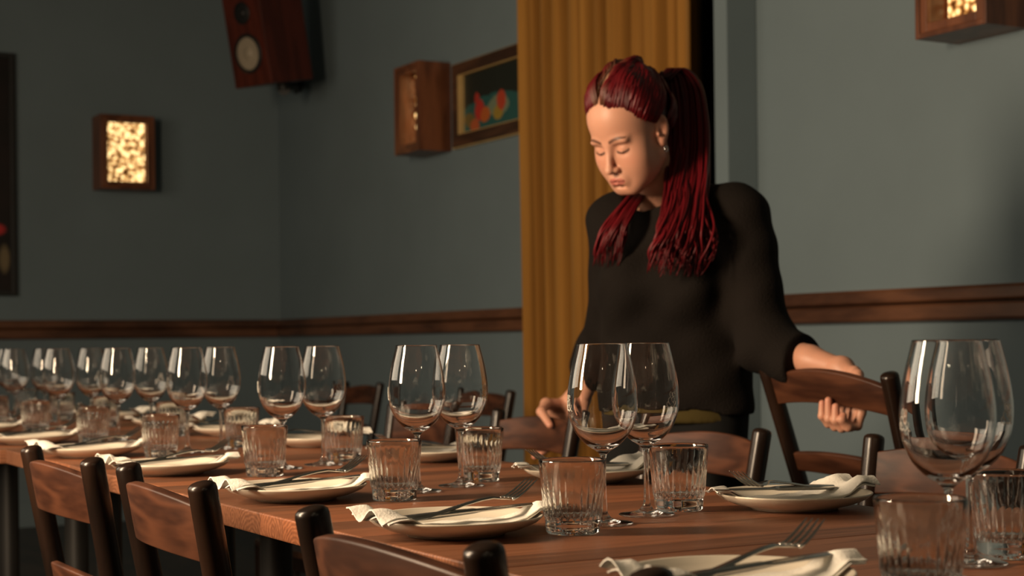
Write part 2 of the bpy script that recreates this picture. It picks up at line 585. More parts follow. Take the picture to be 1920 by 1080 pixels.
# ------------------------------------------------------------------ tables
TABX = [(-1.41, -0.24), (-2.548, -1.413), (-3.69, -2.551), (-4.83, -3.693), (-5.97, -4.833)]
TY0, TY1, TH, TT = 0.776, 1.493, 0.75, 0.031
TLAB = ['walnut plank dining table nearest the camera, at the right end of the row',
        'walnut plank dining table second from the right end of the long row',
        'walnut plank dining table third from the right end of the long row',
        'walnut plank dining table fourth from the right end of the long row',
        'walnut plank dining table at the far left end of the long row']
for i, (x0, x1) in enumerate(TABX):
    dy = [0, 0, .010, -.004, -.012][i]
    t = empty('dining_table', ((x0 + x1) / 2, (TY0 + TY1) / 2 + dy, 0))
    tag(t, TLAB[i], 'table', 'walnut tables pushed together in a row')
    hx, hy = (x1 - x0) / 2, (TY1 - TY0) / 2
    b = MB(); b.box((-hx, -hy, -TT), (hx, hy, 0))
    b.build('tabletop', M['table'], t, bevel=.0025, loc=(0, 0, TH))
    for sx in (-1, 1):
        b = MB()
        b.lathe([(0, 0), (.055, 0), (.055, .012), (.036, .03), (.032, .06), (.032, TH - TT - .05), (.05, TH - TT - .03), (.05, TH - TT), (0, TH - TT)], 20, mat=Matrix.Translation((sx * (.33 if i == 0 else .165), 0, 0)))
        b.build('pedestal_leg', M['table_leg'], t, smooth=True, auto=40)
    b = MB(); q = (.28 if i == 0 else .115); b.box((-q, -.02, TH - TT - .09), (q, .02, TH - TT - .052))
    b.build('support_beam', M['table_leg'], t)

# ------------------------------------------------------------------ chairs (local: faces +y, origin on the floor between the rear legs)
def rounded_rect(c, ex, ey, hx, hy, r, n=3):
    pts = []
    for (sx, sy, a0) in ((1, 1, 0), (-1, 1, 90), (-1, -1, 180), (1, -1, 270)):
        for k in range(n + 1):
            a = R(a0 + 90 * k / n)
            pts.append(c + ex * (sx * (hx - r) + r * math.cos(a)) + ey * (sy * (hy - r) + r * math.sin(a)))
    return pts

def make_chair(lean=10.0, splay=3.0, arch=.012, bow=.028, h=.074, grow=.13):
    root = empty('ladder_back_chair')
    HT, HS, hw = 0.81, 0.45, 0.1875
    def xat(z):
        return hw - (HT - z) * math.tan(R(splay))
    def yat(z):
        return -(z - HS) * math.tan(R(lean)) if z > HS else -(HS - z) * .07
    for s in (-1, 1):
        mb = MB()
        pts, rad = [], []
        for z in (0, .15, .3, .42, .46, .55, .65, .72, .78, .7995):
            pts.append((s * xat(z), yat(z), z)); rad.append(.0155 + .003 * min(1, z / .7))
        for q, rr in ((.8045, .0174), (.8075, .0138), (.8093, .008), (.81, .001)):
            pts.append((s * xat(q), yat(q), q)); rad.append(rr)
        mb.tube(pts, rad, 20)
        mb.build('rear_post', M['post'], root, smooth=True, auto=60)
        mb = MB()
        mb.tube([(s * .185, .34, 0), (s * .185, .34, .2), (s * .185, .34, .44)], [.014, .017, .018], 16)
        mb.build('front_leg', M['post'], root, smooth=True, auto=60)
    def slat(name, ztop, h, arch, bow, th, ang):
        mb = MB()
        secs = []
        n = 18
        X = xat(ztop - h / 2) - .004
        ta = R(lean)
        for k in range(n + 1):
            t = -1 + 2 * k / n
            c0 = Vector((t * X, 0, ztop - h / 2 + arch * (1 - t * t)))
            c0.y = yat(ztop - h / 2) - bow * (1 - t * t) - (c0.z - (ztop - h / 2)) * math.tan(ta)
            hh = h / 2 * (1 + grow * (1 - t * t))
            ez = Vector((0, -math.sin(ta), math.cos(ta)))
            ey = Vector((0, math.cos(ta), math.sin(ta)))
            secs.append(rounded_rect(c0, ey, ez, th / 2, hh, .0032))
        mb.loft(secs)
        return mb.build(name, M['slat'], root, smooth=True, auto=50)
    slat('top_slat', .778, h, arch, bow, .015, 0)
    slat('lower_slat', .610, .040, min(.010, arch), bow * .8, .013, 0)
    mb = MB()
    mb.loft([[Vector((x, y, z)) for x, y in ((-.17, -.012), (.17, -.012), (.2, .355), (.12, .365), (-.12, .365), (-.2, .355))] for z in (.437, .455)])
    mb.build('seat', M['seat'], root, bevel=.006)
    mb = MB()
    for s in (-1, 1):
        mb.tube([(s * xat(.2), yat(.2), .2), (s * .185, .34, .2)], .009, 10)
        mb.tube([(s * xat(.32), yat(.32), .32), (s * .185, .34, .32)], .009, 10)
    mb.tube([(-.185, .34, .26), (.185, .34, .26)], .010, 10)
    mb.tube([(-xat(.26), yat(.26), .26), (xat(.26), yat(.26), .26)], .009, 10)
    for s in (-1, 1):
        mb.box((s * .18 - .008, 0, .40), (s * .18 + .008, .34, .436))
    mb.box((-.18, .332, .40), (.18, .348, .436)); mb.box((-.165, -.008, .40), (.165, .008, .436))
    mb.build('stretchers', M['post'], root, smooth=True, auto=40)
    return root

proto = make_chair()
used = [False]
def place_chair(xc, yt, facing, label, group, rz=0.0):
    """xc, yt: middle of the top of the back; facing +1 looks to +y"""
    if used[0]:
        o = copy_tree(proto)
    else:
        o = proto; used[0] = True
    o['label'] = label; o['category'] = 'chair'; o['group'] = group
    back = .36 * math.tan(R(10))
    o.rotation_euler = (0, 0, R(rz) + (0 if facing > 0 else math.pi))
    d = Rz(o.rotation_euler.z) @ Vector((0, back, 0))
    o.location = (xc + d.x, yt + d.y, 0)
    return o
GF, GB, GW = 'ladder back chairs on the near side of the table', 'ladder back chairs on the far side of the table', 'chairs standing by the back wall'
place_chair(-2.62, .642, 1, 'brown ladder back chair farthest left on the near side of the table', GF, .8)
place_chair(-2.105, .652, 1, 'brown ladder back chair second from the left on the near side of the table', GF, -2.3)
place_chair(-1.367, .640, 1, 'brown ladder back chair second from the right on the near side of the table', GF, 0)
place_chair(-.790, .669, 1, 'brown ladder back chair nearest the camera, only a dark post top at the bottom edge', GF, 0)
place_chair(-2.59, 1.911, -1, 'brown ladder back chair directly in front of the waitress, swirling grain on its slat', GB, 0)
place_chair(-1.948, 1.937, -1, 'ladder back chair behind the rightmost pair of wine glasses, pale sheen on its slat', GB, -3)
place_chair(-3.40, 2.0, -1, 'ladder back chair gripped by the hand of the waitress on the left', GB, 0)
place_chair(-3.92, 1.95, -1, 'brown ladder back chair behind the second pair of wine glasses from the right', GB, 0)
place_chair(-6.58, 2.97, -1, 'dark ladder back chair far behind the table, under the lamp on the back wall', GW, 0)
place_chair(-5.12, 2.80, -1, 'dark ladder back chair standing just left of the mustard curtain', GW, 0)
# the chair the woman swings at her side, back towards the table, lifted off the floor
held = make_chair(arch=.024, bow=.012, h=.060, grow=.22)
held['label'] = 'reddish ladder back chair lifted and tilted by the waitress on the right'
held['category'] = 'chair'
held['group'] = 'ladder back chairs being moved by the waitress'
hl = Vector(P(1430, 680, 3.42)); hr = Vector(P(1672, 698, 3.08))
mid = (hl + hr) / 2
ax = (hr - hl).normalized()
az0 = Vector((0, 0, 1))
tilt = R(9.0)
fy = az0.cross(ax).normalized()                       # local forward (seat direction)
ax = fy.cross(az0).normalized() if abs(ax.z) > .3 else ax
fy = az0.cross(ax).normalized()
up = (az0 * math.cos(tilt) - fy * math.sin(tilt)).normalized()
fy2 = up.cross(ax).normalized()
up = ax.cross(fy2).normalized()
rotm = Matrix((ax, fy2, up)).transposed()
top_local = Vector((0, -.36 * math.tan(R(10)), .81))
held.rotation_euler = rotm.to_euler()
held.location = mid - rotm @ top_local
HELD_M = Matrix.Translation(held.location) @ rotm.to_4x4()

# ------------------------------------------------------------------ glassware
def set_normals(o, fn):
    me = o.data
    ns = [fn(v.co) for v in me.vertices]
    me.normals_split_custom_set_from_vertices(ns)

def catmull(pts, n):
    out = []
    P_ = [pts[0]] + list(pts) + [pts[-1]]
    for i in range(1, len(P_) - 2):
        p0, p1, p2, p3 = (Vector(q) for q in P_[i - 1:i + 3])
        for k in range(n):
            t = k / n
            out.append(.5 * ((2 * p1) + (-p0 + p2) * t + (2 * p0 - 5 * p1 + 4 * p2 - p3) * t * t + (-p0 + 3 * p1 - 3 * p2 + p3) * t ** 3))
    out.append(Vector(pts[-1]))
    return out

def make_wine():
    root = empty('wine_glass')
    outer = catmull([(.0035, .080, 0), (.0044, .086, 0), (.0095, .0915, 0), (.021, .099, 0), (.0335, .113, 0), (.0415, .132, 0), (.0438, .152, 0), (.0425, .172, 0), (.0385, .195, 0), (.0338, .214, 0), (.0315, .2235, 0)], 5)
    rim = [(.0312, .2247), (.0308, .2250), (.0304, .2246)]
    inner = catmull([(.0303, .2235, 0), (.0326, .214, 0), (.0373, .195, 0), (.0413, .172, 0), (.0426, .152, 0), (.0402, .132, 0), (.0320, .1145, 0), (.0195, .1025, 0), (.008, .0975, 0), (0, .0965, 0)], 5)
    prof = [(v.x, v.y) for v in outer] + rim + [(max(0, v.x), v.y) for v in inner]
    prof[-1] = (0.0, prof[-1][1])
    stem = catmull([(.0052, .014, 0), (.0041, .022, 0), (.0034, .040, 0), (.0032, .060, 0), (.0035, .080, 0)], 4)
    foot = [(0, .0), (.030, .0), (.0355, .0003), (.0368, .0012), (.0366, .0021), (.0345, .0027), (.026, .0036), (.018, .0048), (.012, .0066), (.0085, .0090), (.0065, .0115), (.0052, .014)]
    whole = foot + [(v.x, v.y) for v in stem][1:] + prof[1:]
    # analytic profile normals so the open seams between the parts stay invisible
    nrm = {}
    for i, (r, z) in enumerate(whole):
        a = whole[max(i - 1, 0)]; c = whole[min(i + 1, len(whole) - 1)]
        t = Vector((c[0] - a[0], c[1] - a[1]))
        t = t.normalized() if t.length > 0 else Vector((1, 0))
        n = Vector((t.y, -t.x))
        if r < 1e-6:
            n = Vector((0, -1 if i == 0 else 1))
        nrm[(round(r, 6), round(z, 6))] = n
    keys = list(nrm)
    def fn(co):
        r = math.hypot(co.x, co.y)
        k = min(keys, key=lambda q: (q[0] - r) ** 2 + (q[1] - co.z) ** 2)
        n = nrm[k]
        if r < 1e-6:
            return (0, 0, n.y)
        return (n.x * co.x / r, n.x * co.y / r, n.y)
    for nm, pr in (('foot', foot), ('stem', [(v.x, v.y) for v in stem]), ('bowl', prof)):
        mb = MB(); mb.lathe(pr, 48)
        o = mb.build(nm, M['glass'], root, smooth=True, fix=False)
        set_normals(o, fn)
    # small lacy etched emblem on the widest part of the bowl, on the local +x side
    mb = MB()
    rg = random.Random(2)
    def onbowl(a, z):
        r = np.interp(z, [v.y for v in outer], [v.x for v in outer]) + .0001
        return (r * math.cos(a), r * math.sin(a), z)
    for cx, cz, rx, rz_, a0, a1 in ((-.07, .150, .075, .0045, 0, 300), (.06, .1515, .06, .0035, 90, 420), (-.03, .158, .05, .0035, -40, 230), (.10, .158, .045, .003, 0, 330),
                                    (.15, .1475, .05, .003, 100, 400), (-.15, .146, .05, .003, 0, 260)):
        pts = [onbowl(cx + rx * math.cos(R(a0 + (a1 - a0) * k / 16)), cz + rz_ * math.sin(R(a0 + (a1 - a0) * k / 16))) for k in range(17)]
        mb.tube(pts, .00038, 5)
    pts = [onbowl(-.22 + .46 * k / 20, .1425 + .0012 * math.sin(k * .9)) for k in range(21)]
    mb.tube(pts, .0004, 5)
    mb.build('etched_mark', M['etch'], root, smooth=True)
    return root

def make_tumbler():
    root = empty('water_tumbler')
    NF = 26
    def rad(r, z, a):
        # vertical cut flutes between the base band and two thirds of the height
        if r < .028 or z < .018 or z > .068:
            return r
        t = (z - .018) / .05
        k = min(1, t / .12) * (1 - t) ** .8
        return r - .0028 * k * abs(math.sin(a * NF / 2)) ** .7
    zs = [.018, .0195, .021, .024, .028, .033, .038, .044, .050, .056, .062, .068]
    def R0(z):
        return .0322 + (z - .0) * (.0392 - .0322) / .088 + .0012 * max(0, min(1, (z - .018) / .004))
    outer = [(R0(z), z) for z in zs] + [(R0(.078), .078), (R0(.0855), .0855)]
    rim = [(R0(.087) - .0003, .0872), (R0(.088) - .0012, .088), (R0(.087) - .0021, .0872)]
    inner = [(R0(.0855) - .0024, .0855), (R0(.07) - .003, .07), (R0(.05) - .0042, .05), (R0(.032) - .0052, .032), (R0(.024) - .007, .024), (R0(.02) - .0105, .0205), (.015, .0185), (0, .0175)]
    body = outer + rim + inner
    base = [(0, .0035), (.012, .0030), (.022, .0018), (.0285, .0), (.0312, .0008), (.0322, .0030), (.0325, .008), (.0330, .014), (.0334, .0172), (R0(.018), .018)]
    seg = NF * 8
    def rb(r, z, a):
        if r < .010 or z > .004 or r > .030:
            return r
        return r
    mb = MB(); mb.lathe(body, seg, rad=rad)
    o = mb.build('fluted_body', M['tumbler'], root, smooth=True, fix=False)
    mb = MB()
    mb.lathe(base, seg)
    # pressed starburst under the thick base
    vs = []
    for v in mb.v:
        r = math.hypot(v[0], v[1]); a = math.atan2(v[1], v[0])
        z = v[2]
        if .008 < r < .027 and z < .004:
            z += .0016 * (.5 + .5 * math.cos(a * 22))
        vs.append((v[0], v[1], z))
    mb.v = vs
    mb.build('thick_base', M['tumbler'], root, smooth=True, fix=False)
    return root

def make_plate():
    mb = MB()
    prof = [(0, .004), (.05, .004), (.054, .0005), (.058, .0005), (.061, .0035), (.080, .0080), (.097, .0150), (.1035, .0205), (.1045, .0222), (.1035, .0232), (.1015, .0225),
            (.094, .0175), (.080, .0118), (.066, .0090), (.05, .0082), (.0, .0080)]
    mb.lathe(prof, 72)
    return mb.build('dinner_plate', M['plate'], None, smooth=True, fix=True)

def make_napkin(seed):
    """folded paper napkin lying along local x across the plate; origin on the plate centre at table height"""
    rng = random.Random(seed)
    mb = MB()
    n, m = 52, 14
    wv = [rng.uniform(.75, 1.25) for _ in range(8)]
    def hgt(r):
        if r < .062: return .0085
        if r < .085: return .0085 + (r - .062) * .16
        if r < .1035: return .0122 + (r - .085) * .62
        return .0238 - (r - .1035) * .10
    def sheet(z0, th, x0, x1, wd0, yoff, lift):
        rows = []
        for i in range(n + 1):
            u = -1 + 2 * i / n
            x = x0 + (x1 - x0) * i / n
            wd = wd0 * (1 - .42 * max(0, u - .45) / .55) * (1 + .18 * max(0, -u - .3) / .7)
            row = []
            for j in range(m + 1):
                t = -1 + 2 * j / m
                y = yoff + t * wd + .003 * math.sin(3 * u + wv[0] * 2)
                r = math.hypot(x, y)
                z = hgt(r)
                z += .0007 * (1 + math.sin(t * 4.2 * wv[1] + 1.3 * u + wv[2]))
                if u < -.60:                         # the end towards the diner stands up in soft ridges
                    q = (-u - .60) / .40
                    z += lift * (.013 * q * (.5 + .5 * math.sin(t * 4.4 * wv[3] + wv[7] * 4)) + .004 * q * q * math.sin(q * 5.5 * wv[4]))
                    y += .008 * q * q
                if u > .55:
                    z += .0030 * (u - .55) / .45 * (1 + math.sin(t * 3 + wv[2]))
                z += .0006 * math.sin(u * 19 * wv[5] + t * 2)
                row.append((x + .004 * t * wv[6] * (1 if u > 0 else -1) * abs(u) ** 3, y, z + z0))
            rows.append(row)
        W_ = m + 1
        top = [p for r in rows for p in r]
        vs = [(p[0], p[1], p[2] + th) for p in top] + top
        off = len(top)
        fs = []
        for i in range(n):
            for j in range(m):
                a = i * W_ + j
                fs.append((a, a + W_, a + W_ + 1, a + 1))
                fs.append((off + a, off + a + 1, off + a + W_ + 1, off + a + W_))
        for i in range(n):
            for j in (0, m):
                a = i * W_ + j
                fs.append((a, a + W_, off + a + W_, off + a))
        for j in range(m):
            for i in (0, n):
                a = i * W_ + j
                fs.append((a, a + 1, off + a + 1, off + a))
        mb.add(vs, fs)
    sheet(.0010, .0016, -.118, .116, .034, -.020, .55)
    sheet(.0030, .0016, -.124, .122, .033, -.016, 1.25)
    o = mb.build('paper_napkin', M['napkin'], None, smooth=True, auto=55)
    return o

def make_fork():
    root = empty('fork')
    # side view path: handle low, shoulder high, tines dip then rise
    def section(x, w, z, t):
        return [Vector((x, -w, z)), Vector((x, -w * .6, z + t)), Vector((x, w * .6, z + t)), Vector((x, w, z)), Vector((x, w * .6, z - t * .6)), Vector((x, -w * .6, z - t * .6))]
    mb = MB()
    mb.loft([section(*q) for q in ((-.098, .0035, .0035, .001), (-.094, .0075, .0035, .0014), (-.08, .0082, .0035, .0016), (-.05, .006, .0055, .0018), (-.02, .0038, .0085, .002),
                                   (.01, .0032, .0105, .0021), (.03, .0042, .0105, .002), (.040, .0095, .0085, .0016), (.050, .0125, .0065, .0013), (.056, .0125, .0060, .0012))])
    mb.build('handle', M['steel'], root, smooth=True, auto=60)
    mb = MB()
    for k in range(4):
        y = -.0105 + .007 * k
        mb.tube([(.055, y, .0061), (.064, y, .0072), (.078, y * .97, .0125), (.092, y * .94, .0195), (.101, y * .92, .0242)], [.0019, .0018, .0016, .0012, .0005], 8)
    mb.build('tines', M['steel'], root, smooth=True)
    return root

def make_knife():
    root = empty('table_knife')
    mb = MB()
    def sec(x, w, t, c=0.0):
        return rounded_rect(Vector((x, c, .004)), Vector((0, 1, 0)), Vector((0, 0, 1)), w, t, min(w, t) * .8, 3)
    mb.loft([sec(*q) for q in ((-.105, .005, .0018), (-.100, .0085, .0032), (-.07, .0082, .0036), (-.02, .0062, .0034), (.0, .0052, .0030))])
    mb.build('handle', M['steel'], root, smooth=True, auto=60)
    mb = MB()
    mb.loft([sec(*q) for q in ((.0, .0052, .0028), (.008, .0078, .0014, .001), (.04, .0092, .0010, .001), (.08, .0088, .0009, .0), (.100, .0060, .0008, -.002), (.109, .0018, .0006, -.005))])
    mb.build('blade', M['steel'], root, smooth=True, auto=60)
    return root

UX = [-1.12, -1.70, -2.23, -2.785, -3.35, -3.88, -4.44, -4.98, -5.50]
ORD = ['first', 'second', 'third', 'fourth', 'fifth', 'sixth', 'seventh', 'eighth', 'ninth']
def proj(p):
    q = Vector(p) - Vector((0, 0, CAMH))
    z = q.dot(FWD); x = q.dot(RGT)
    return 960 + FPX * (x * math.cos(ROLL) - q.z * math.sin(ROLL)) / z, YH - FPX * (x * math.sin(ROLL) + q.z * math.cos(ROLL)) / z, z
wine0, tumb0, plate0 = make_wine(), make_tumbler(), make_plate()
naps = [make_napkin(s) for s in (3, 8, 14)]
fork0, knife0 = make_fork(), make_knife()
protos = {id(o): False for o in [wine0, tumb0, plate0, fork0, knife0] + naps}
def inst(o):
    if not protos[id(o)]:
        protos[id(o)] = True
        return o
    return copy_tree(o)
rng = random.Random(11)
cnt = {}
def lab(kind, side):
    cnt[(kind, side)] = cnt.get((kind, side), 0) + 1
    return ORD[cnt[(kind, side)] - 1]
for k, ux in enumerate(UX):
    far = k >= 3
    for side in (1, -1):                      # 1: diners on the near side, -1: far side
        row = 'near' if side > 0 else 'far'
        j = lambda a: rng.uniform(-a, a)
        def at(dx, dy):
            return Vector((ux + side * dx, 1.1345 - side * dy, TH))
        # wine glass
        p = at(.023, .050) + Vector((j(.006), j(.004), 0)) * (1 if k else 0)
        if k == 0:
            p = Vector((-1.091, 1.084, TH)) if side > 0 else Vector((-1.166, 1.187, TH))
        x_, y_, z_ = proj(p + Vector((0, 0, .15)))
        if -45 < x_ < 1960:
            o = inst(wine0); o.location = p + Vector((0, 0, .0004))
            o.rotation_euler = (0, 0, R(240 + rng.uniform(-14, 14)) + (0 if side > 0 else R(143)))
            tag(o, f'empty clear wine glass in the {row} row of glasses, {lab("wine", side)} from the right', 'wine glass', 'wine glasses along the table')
        # tumbler
        tx, ty = ((.12, .134) if side > 0 else (.085, .118))
        if k == 1:
            tx = .082 if side > 0 else .055
        if k == 3 and side > 0: tx = .15
        p = at(tx, ty) + (Vector((j(.01), j(.006), 0)) if k > 3 else Vector())
        if k == 0:
            p = Vector((-1.04, 1.0, TH)) if side > 0 else Vector((-1.185, 1.262, TH))
        x_, y_, z_ = proj(p + Vector((0, 0, .05)))
        if -45 < x_ < 1960:
            o = inst(tumb0); o.location = p + Vector((0, 0, .0004)); o.rotation_euler = (0, 0, rng.uniform(0, 6))
            tag(o, f'fluted clear water tumbler in the {row} row, {lab("tumbler", side)} from the right', 'tumbler', 'fluted tumblers along the table')
        # plate with napkin, knife and fork
        p = at(.012 if side > 0 else -.012, .2545) + (Vector((j(.012), j(.006), 0)) if k > 1 else Vector())
        if k == 0 and side < 0: continue
        if k == 0: p.x, p.y = -1.135, .872
        if k == 1 and side < 0: p.x = -1.682
        x_, y_, z_ = proj(p)
        if -150 < x_ < 2000 and z_ > .9:
            word = lab("plate", side)
            o = inst(plate0); o.location = p; o.rotation_euler = (0, 0, rng.uniform(0, 6))
            tag(o, f'round cream dinner plate on the {row} side of the table, {word} from the right', 'plate', 'cream plates set along the table')
            ang = R(90 + (j(5) if k != 1 else 0)) + (0 if side > 0 else math.pi)
            nv = naps[(k + (side < 0)) % 3]
            o = inst(nv); o.location = p + Vector((0, 0, .0015)); o.rotation_euler = (0, 0, ang)
            tag(o, f'folded white napkin across the cream plate, {word} from the right on the {row} side', 'napkin', 'white napkins on the plates')
            Q = Rz(ang)
            o = inst(knife0); o.location = p + Q @ Vector((.020, -.010 + j(.003), .0238)); o.rotation_euler = (0, R(-2.2), ang + R(3 + j(3)))
            tag(o, f'steel table knife on the napkin of the plate {word} from the right, {row} side', 'knife', 'steel knives on the napkins')
            o = inst(fork0); o.location = p + Q @ Vector((.026, .004 + j(.003), .0272)); o.rotation_euler = (0, R(-4), ang + R(15 + j(3)))
            tag(o, f'steel fork with raised tines on the plate {word} from the right, {row} side', 'fork', 'steel forks on the napkins')

# ------------------------------------------------------------------ the waitress
class Field:
    """signed distance grid, meshed with surface nets"""
    def __init__(s, lo, hi, h):
        s.lo = np.array(lo, float); s.h = h
        s.n = np.ceil((np.array(hi) - s.lo) / h).astype(int) + 1
        s.F = np.full(s.n, 1.0, np.float32)
    def region(s, lo, hi):
        a = np.clip(np.floor((np.array(lo) - s.lo) / s.h).astype(int), 0, s.n)
        b = np.clip(np.ceil((np.array(hi) - s.lo) / s.h).astype(int) + 1, 0, s.n)
        sl = tuple(slice(i, j) for i, j in zip(a, b))
        ax = [s.lo[k] + s.h * np.arange(a[k], b[k]) for k in range(3)]
        return sl, ax[0][:, None, None], ax[1][None, :, None], ax[2][None, None, :]
    @staticmethod
    def smin(a, b, k):
        if k <= 0: return np.minimum(a, b)
        h = np.maximum(k - np.abs(a - b), 0) / k
        return np.minimum(a, b) - h * h * k * .25
    def put(s, lo, hi, fn, k, sub=False, m=None):
        m = (k + 3 * s.h) if m is None else m
        sl, X, Y, Z = s.region(np.array(lo) - m, np.array(hi) + m)
        if min(s.F[sl].shape) == 0: return
        d = fn(X, Y, Z)
        if sub: s.F[sl] = -s.smin(-s.F[sl], d, k)
        else: s.F[sl] = s.smin(s.F[sl], d, k)
    def cone(s, a, ra, b, rb, k=.01, sub=False, cut=None):
        a = np.array(a, float); b = np.array(b, float)
        def fn(X, Y, Z):
            v = b - a; L2 = max(v @ v, 1e-12)
            t = np.clip(((X - a[0]) * v[0] + (Y - a[1]) * v[1] + (Z - a[2]) * v[2]) / L2, 0, 1)
            d = np.sqrt((X - a[0] - t * v[0]) ** 2 + (Y - a[1] - t * v[1]) ** 2 + (Z - a[2] - t * v[2]) ** 2) - (ra + (rb - ra) * t)
            if cut is not None:
                p, nn = np.array(cut[0]), np.array(cut[1])
                d = np.maximum(d, (X - p[0]) * nn[0] + (Y - p[1]) * nn[1] + (Z - p[2]) * nn[2])
            return d
        r = max(ra, rb)
        s.put(np.minimum(a, b) - r, np.maximum(a, b) + r, fn, k, sub)
    def ell(s, c, r, k=.01, rot=None, sub=False):
        c = np.array(c, float); r = np.array(r, float)
        Q = np.eye(3) if rot is None else np.array(rot)
        def fn(X, Y, Z):
            x, y, z = X - c[0], Y - c[1], Z - c[2]
            u = [(Q[0, i] * x + Q[1, i] * y + Q[2, i] * z) for i in range(3)]
            k0 = np.sqrt(sum((u[i] / r[i]) ** 2 for i in range(3)))
            k1 = np.sqrt(sum((u[i] / r[i] ** 2) ** 2 for i in range(3))) + 1e-9
            return k0 * (k0 - 1) / k1
        m = r.max()
        s.put(c - m, c + m, fn, k, sub)
    def mesh(s):
        F = s.F
        S = F < 0
        nx, ny, nz = F.shape
        cnt = np.zeros((nx - 1, ny - 1, nz - 1), np.int8)
        for i in (0, 1):
            for j in (0, 1):
                for k in (0, 1):
                    cnt += S[i:nx - 1 + i, j:ny - 1 + j, k:nz - 1 + k]
        act = (cnt > 0) & (cnt < 8)
        ids = np.full(act.shape, -1, np.int64)
        I, J, K = np.nonzero(act)
        ids[I, J, K] = np.arange(len(I))
        corners = [(i, j, k) for i in (0, 1) for j in (0, 1) for k in (0, 1)]
        val = {c: F[I + c[0], J + c[1], K + c[2]] for c in corners}
        acc = np.zeros((len(I), 3)); num = np.zeros(len(I))
        for a in corners:
            for ax in range(3):
                if a[ax] == 0:
                    bb = list(a); bb[ax] = 1; bb = tuple(bb)
                    fa, fb = val[a], val[bb]
                    mk = (fa < 0) != (fb < 0)
                    t = np.where(mk, fa / np.where(mk, fa - fb, 1), 0)
                    p = np.array(a, float)[None, :] + t[:, None] * (np.array(bb) - np.array(a))[None, :]
                    acc += p * mk[:, None]; num += mk
        V = (np.stack([I, J, K], 1) + acc / num[:, None]) * s.h + s.lo
        quads = []
        for ax in range(3):
            o1, o2 = [(1, 2), (2, 0), (0, 1)][ax]
            A = np.take(S, range(0, F.shape[ax] - 1), ax); B = np.take(S, range(1, F.shape[ax]), ax)
            X = np.stack(np.nonzero(A != B), 1)
            ok = (X[:, o1] > 0) & (X[:, o2] > 0) & (X[:, o1] < act.shape[o1]) & (X[:, o2] < act.shape[o2])
            X = X[ok]
            def cid(d1, d2):
                q = X.copy(); q[:, o1] -= d1; q[:, o2] -= d2
                return ids[q[:, 0], q[:, 1], q[:, 2]]
            q = np.stack([cid(1, 1), cid(0, 1), cid(0, 0), cid(1, 0)], 1)
            fl = ~S[X[:, 0], X[:, 1], X[:, 2]]
            q[fl] = q[fl][:, ::-1]
            quads.append(q)
        return V, np.concatenate(quads)

def arr(v):
    return np.array(tuple(v), float)

CB = np.stack([arr(RGT), arr(-FWD), arr(UPV)], 1)           # image right, towards camera, up
def head_rot(y, p, r):
    cy, sy, cp, sp, cr, sr = math.cos(y), math.sin(y), math.cos(p), math.sin(p), math.cos(r), math.sin(r)
    Rp = np.array([[1, 0, 0], [0, cp, sp], [0, -sp, cp]])
    Rr = np.array([[cr, 0, sr], [0, 1, 0], [-sr, 0, cr]])
    Ry = np.array([[cy, -sy, 0], [sy, cy, 0], [0, 0, 1]])
    return Ry @ Rp @ Rr
HM = CB @ head_rot(R(44), R(28), R(1.5))                      # head frame: x her left, y face, z crown
HC0 = arr(P(1184, 252, 3.52))
def to_world(V): return V @ HM.T + HC0
def to_head(p): return HM.T @ (arr(p) - HC0)

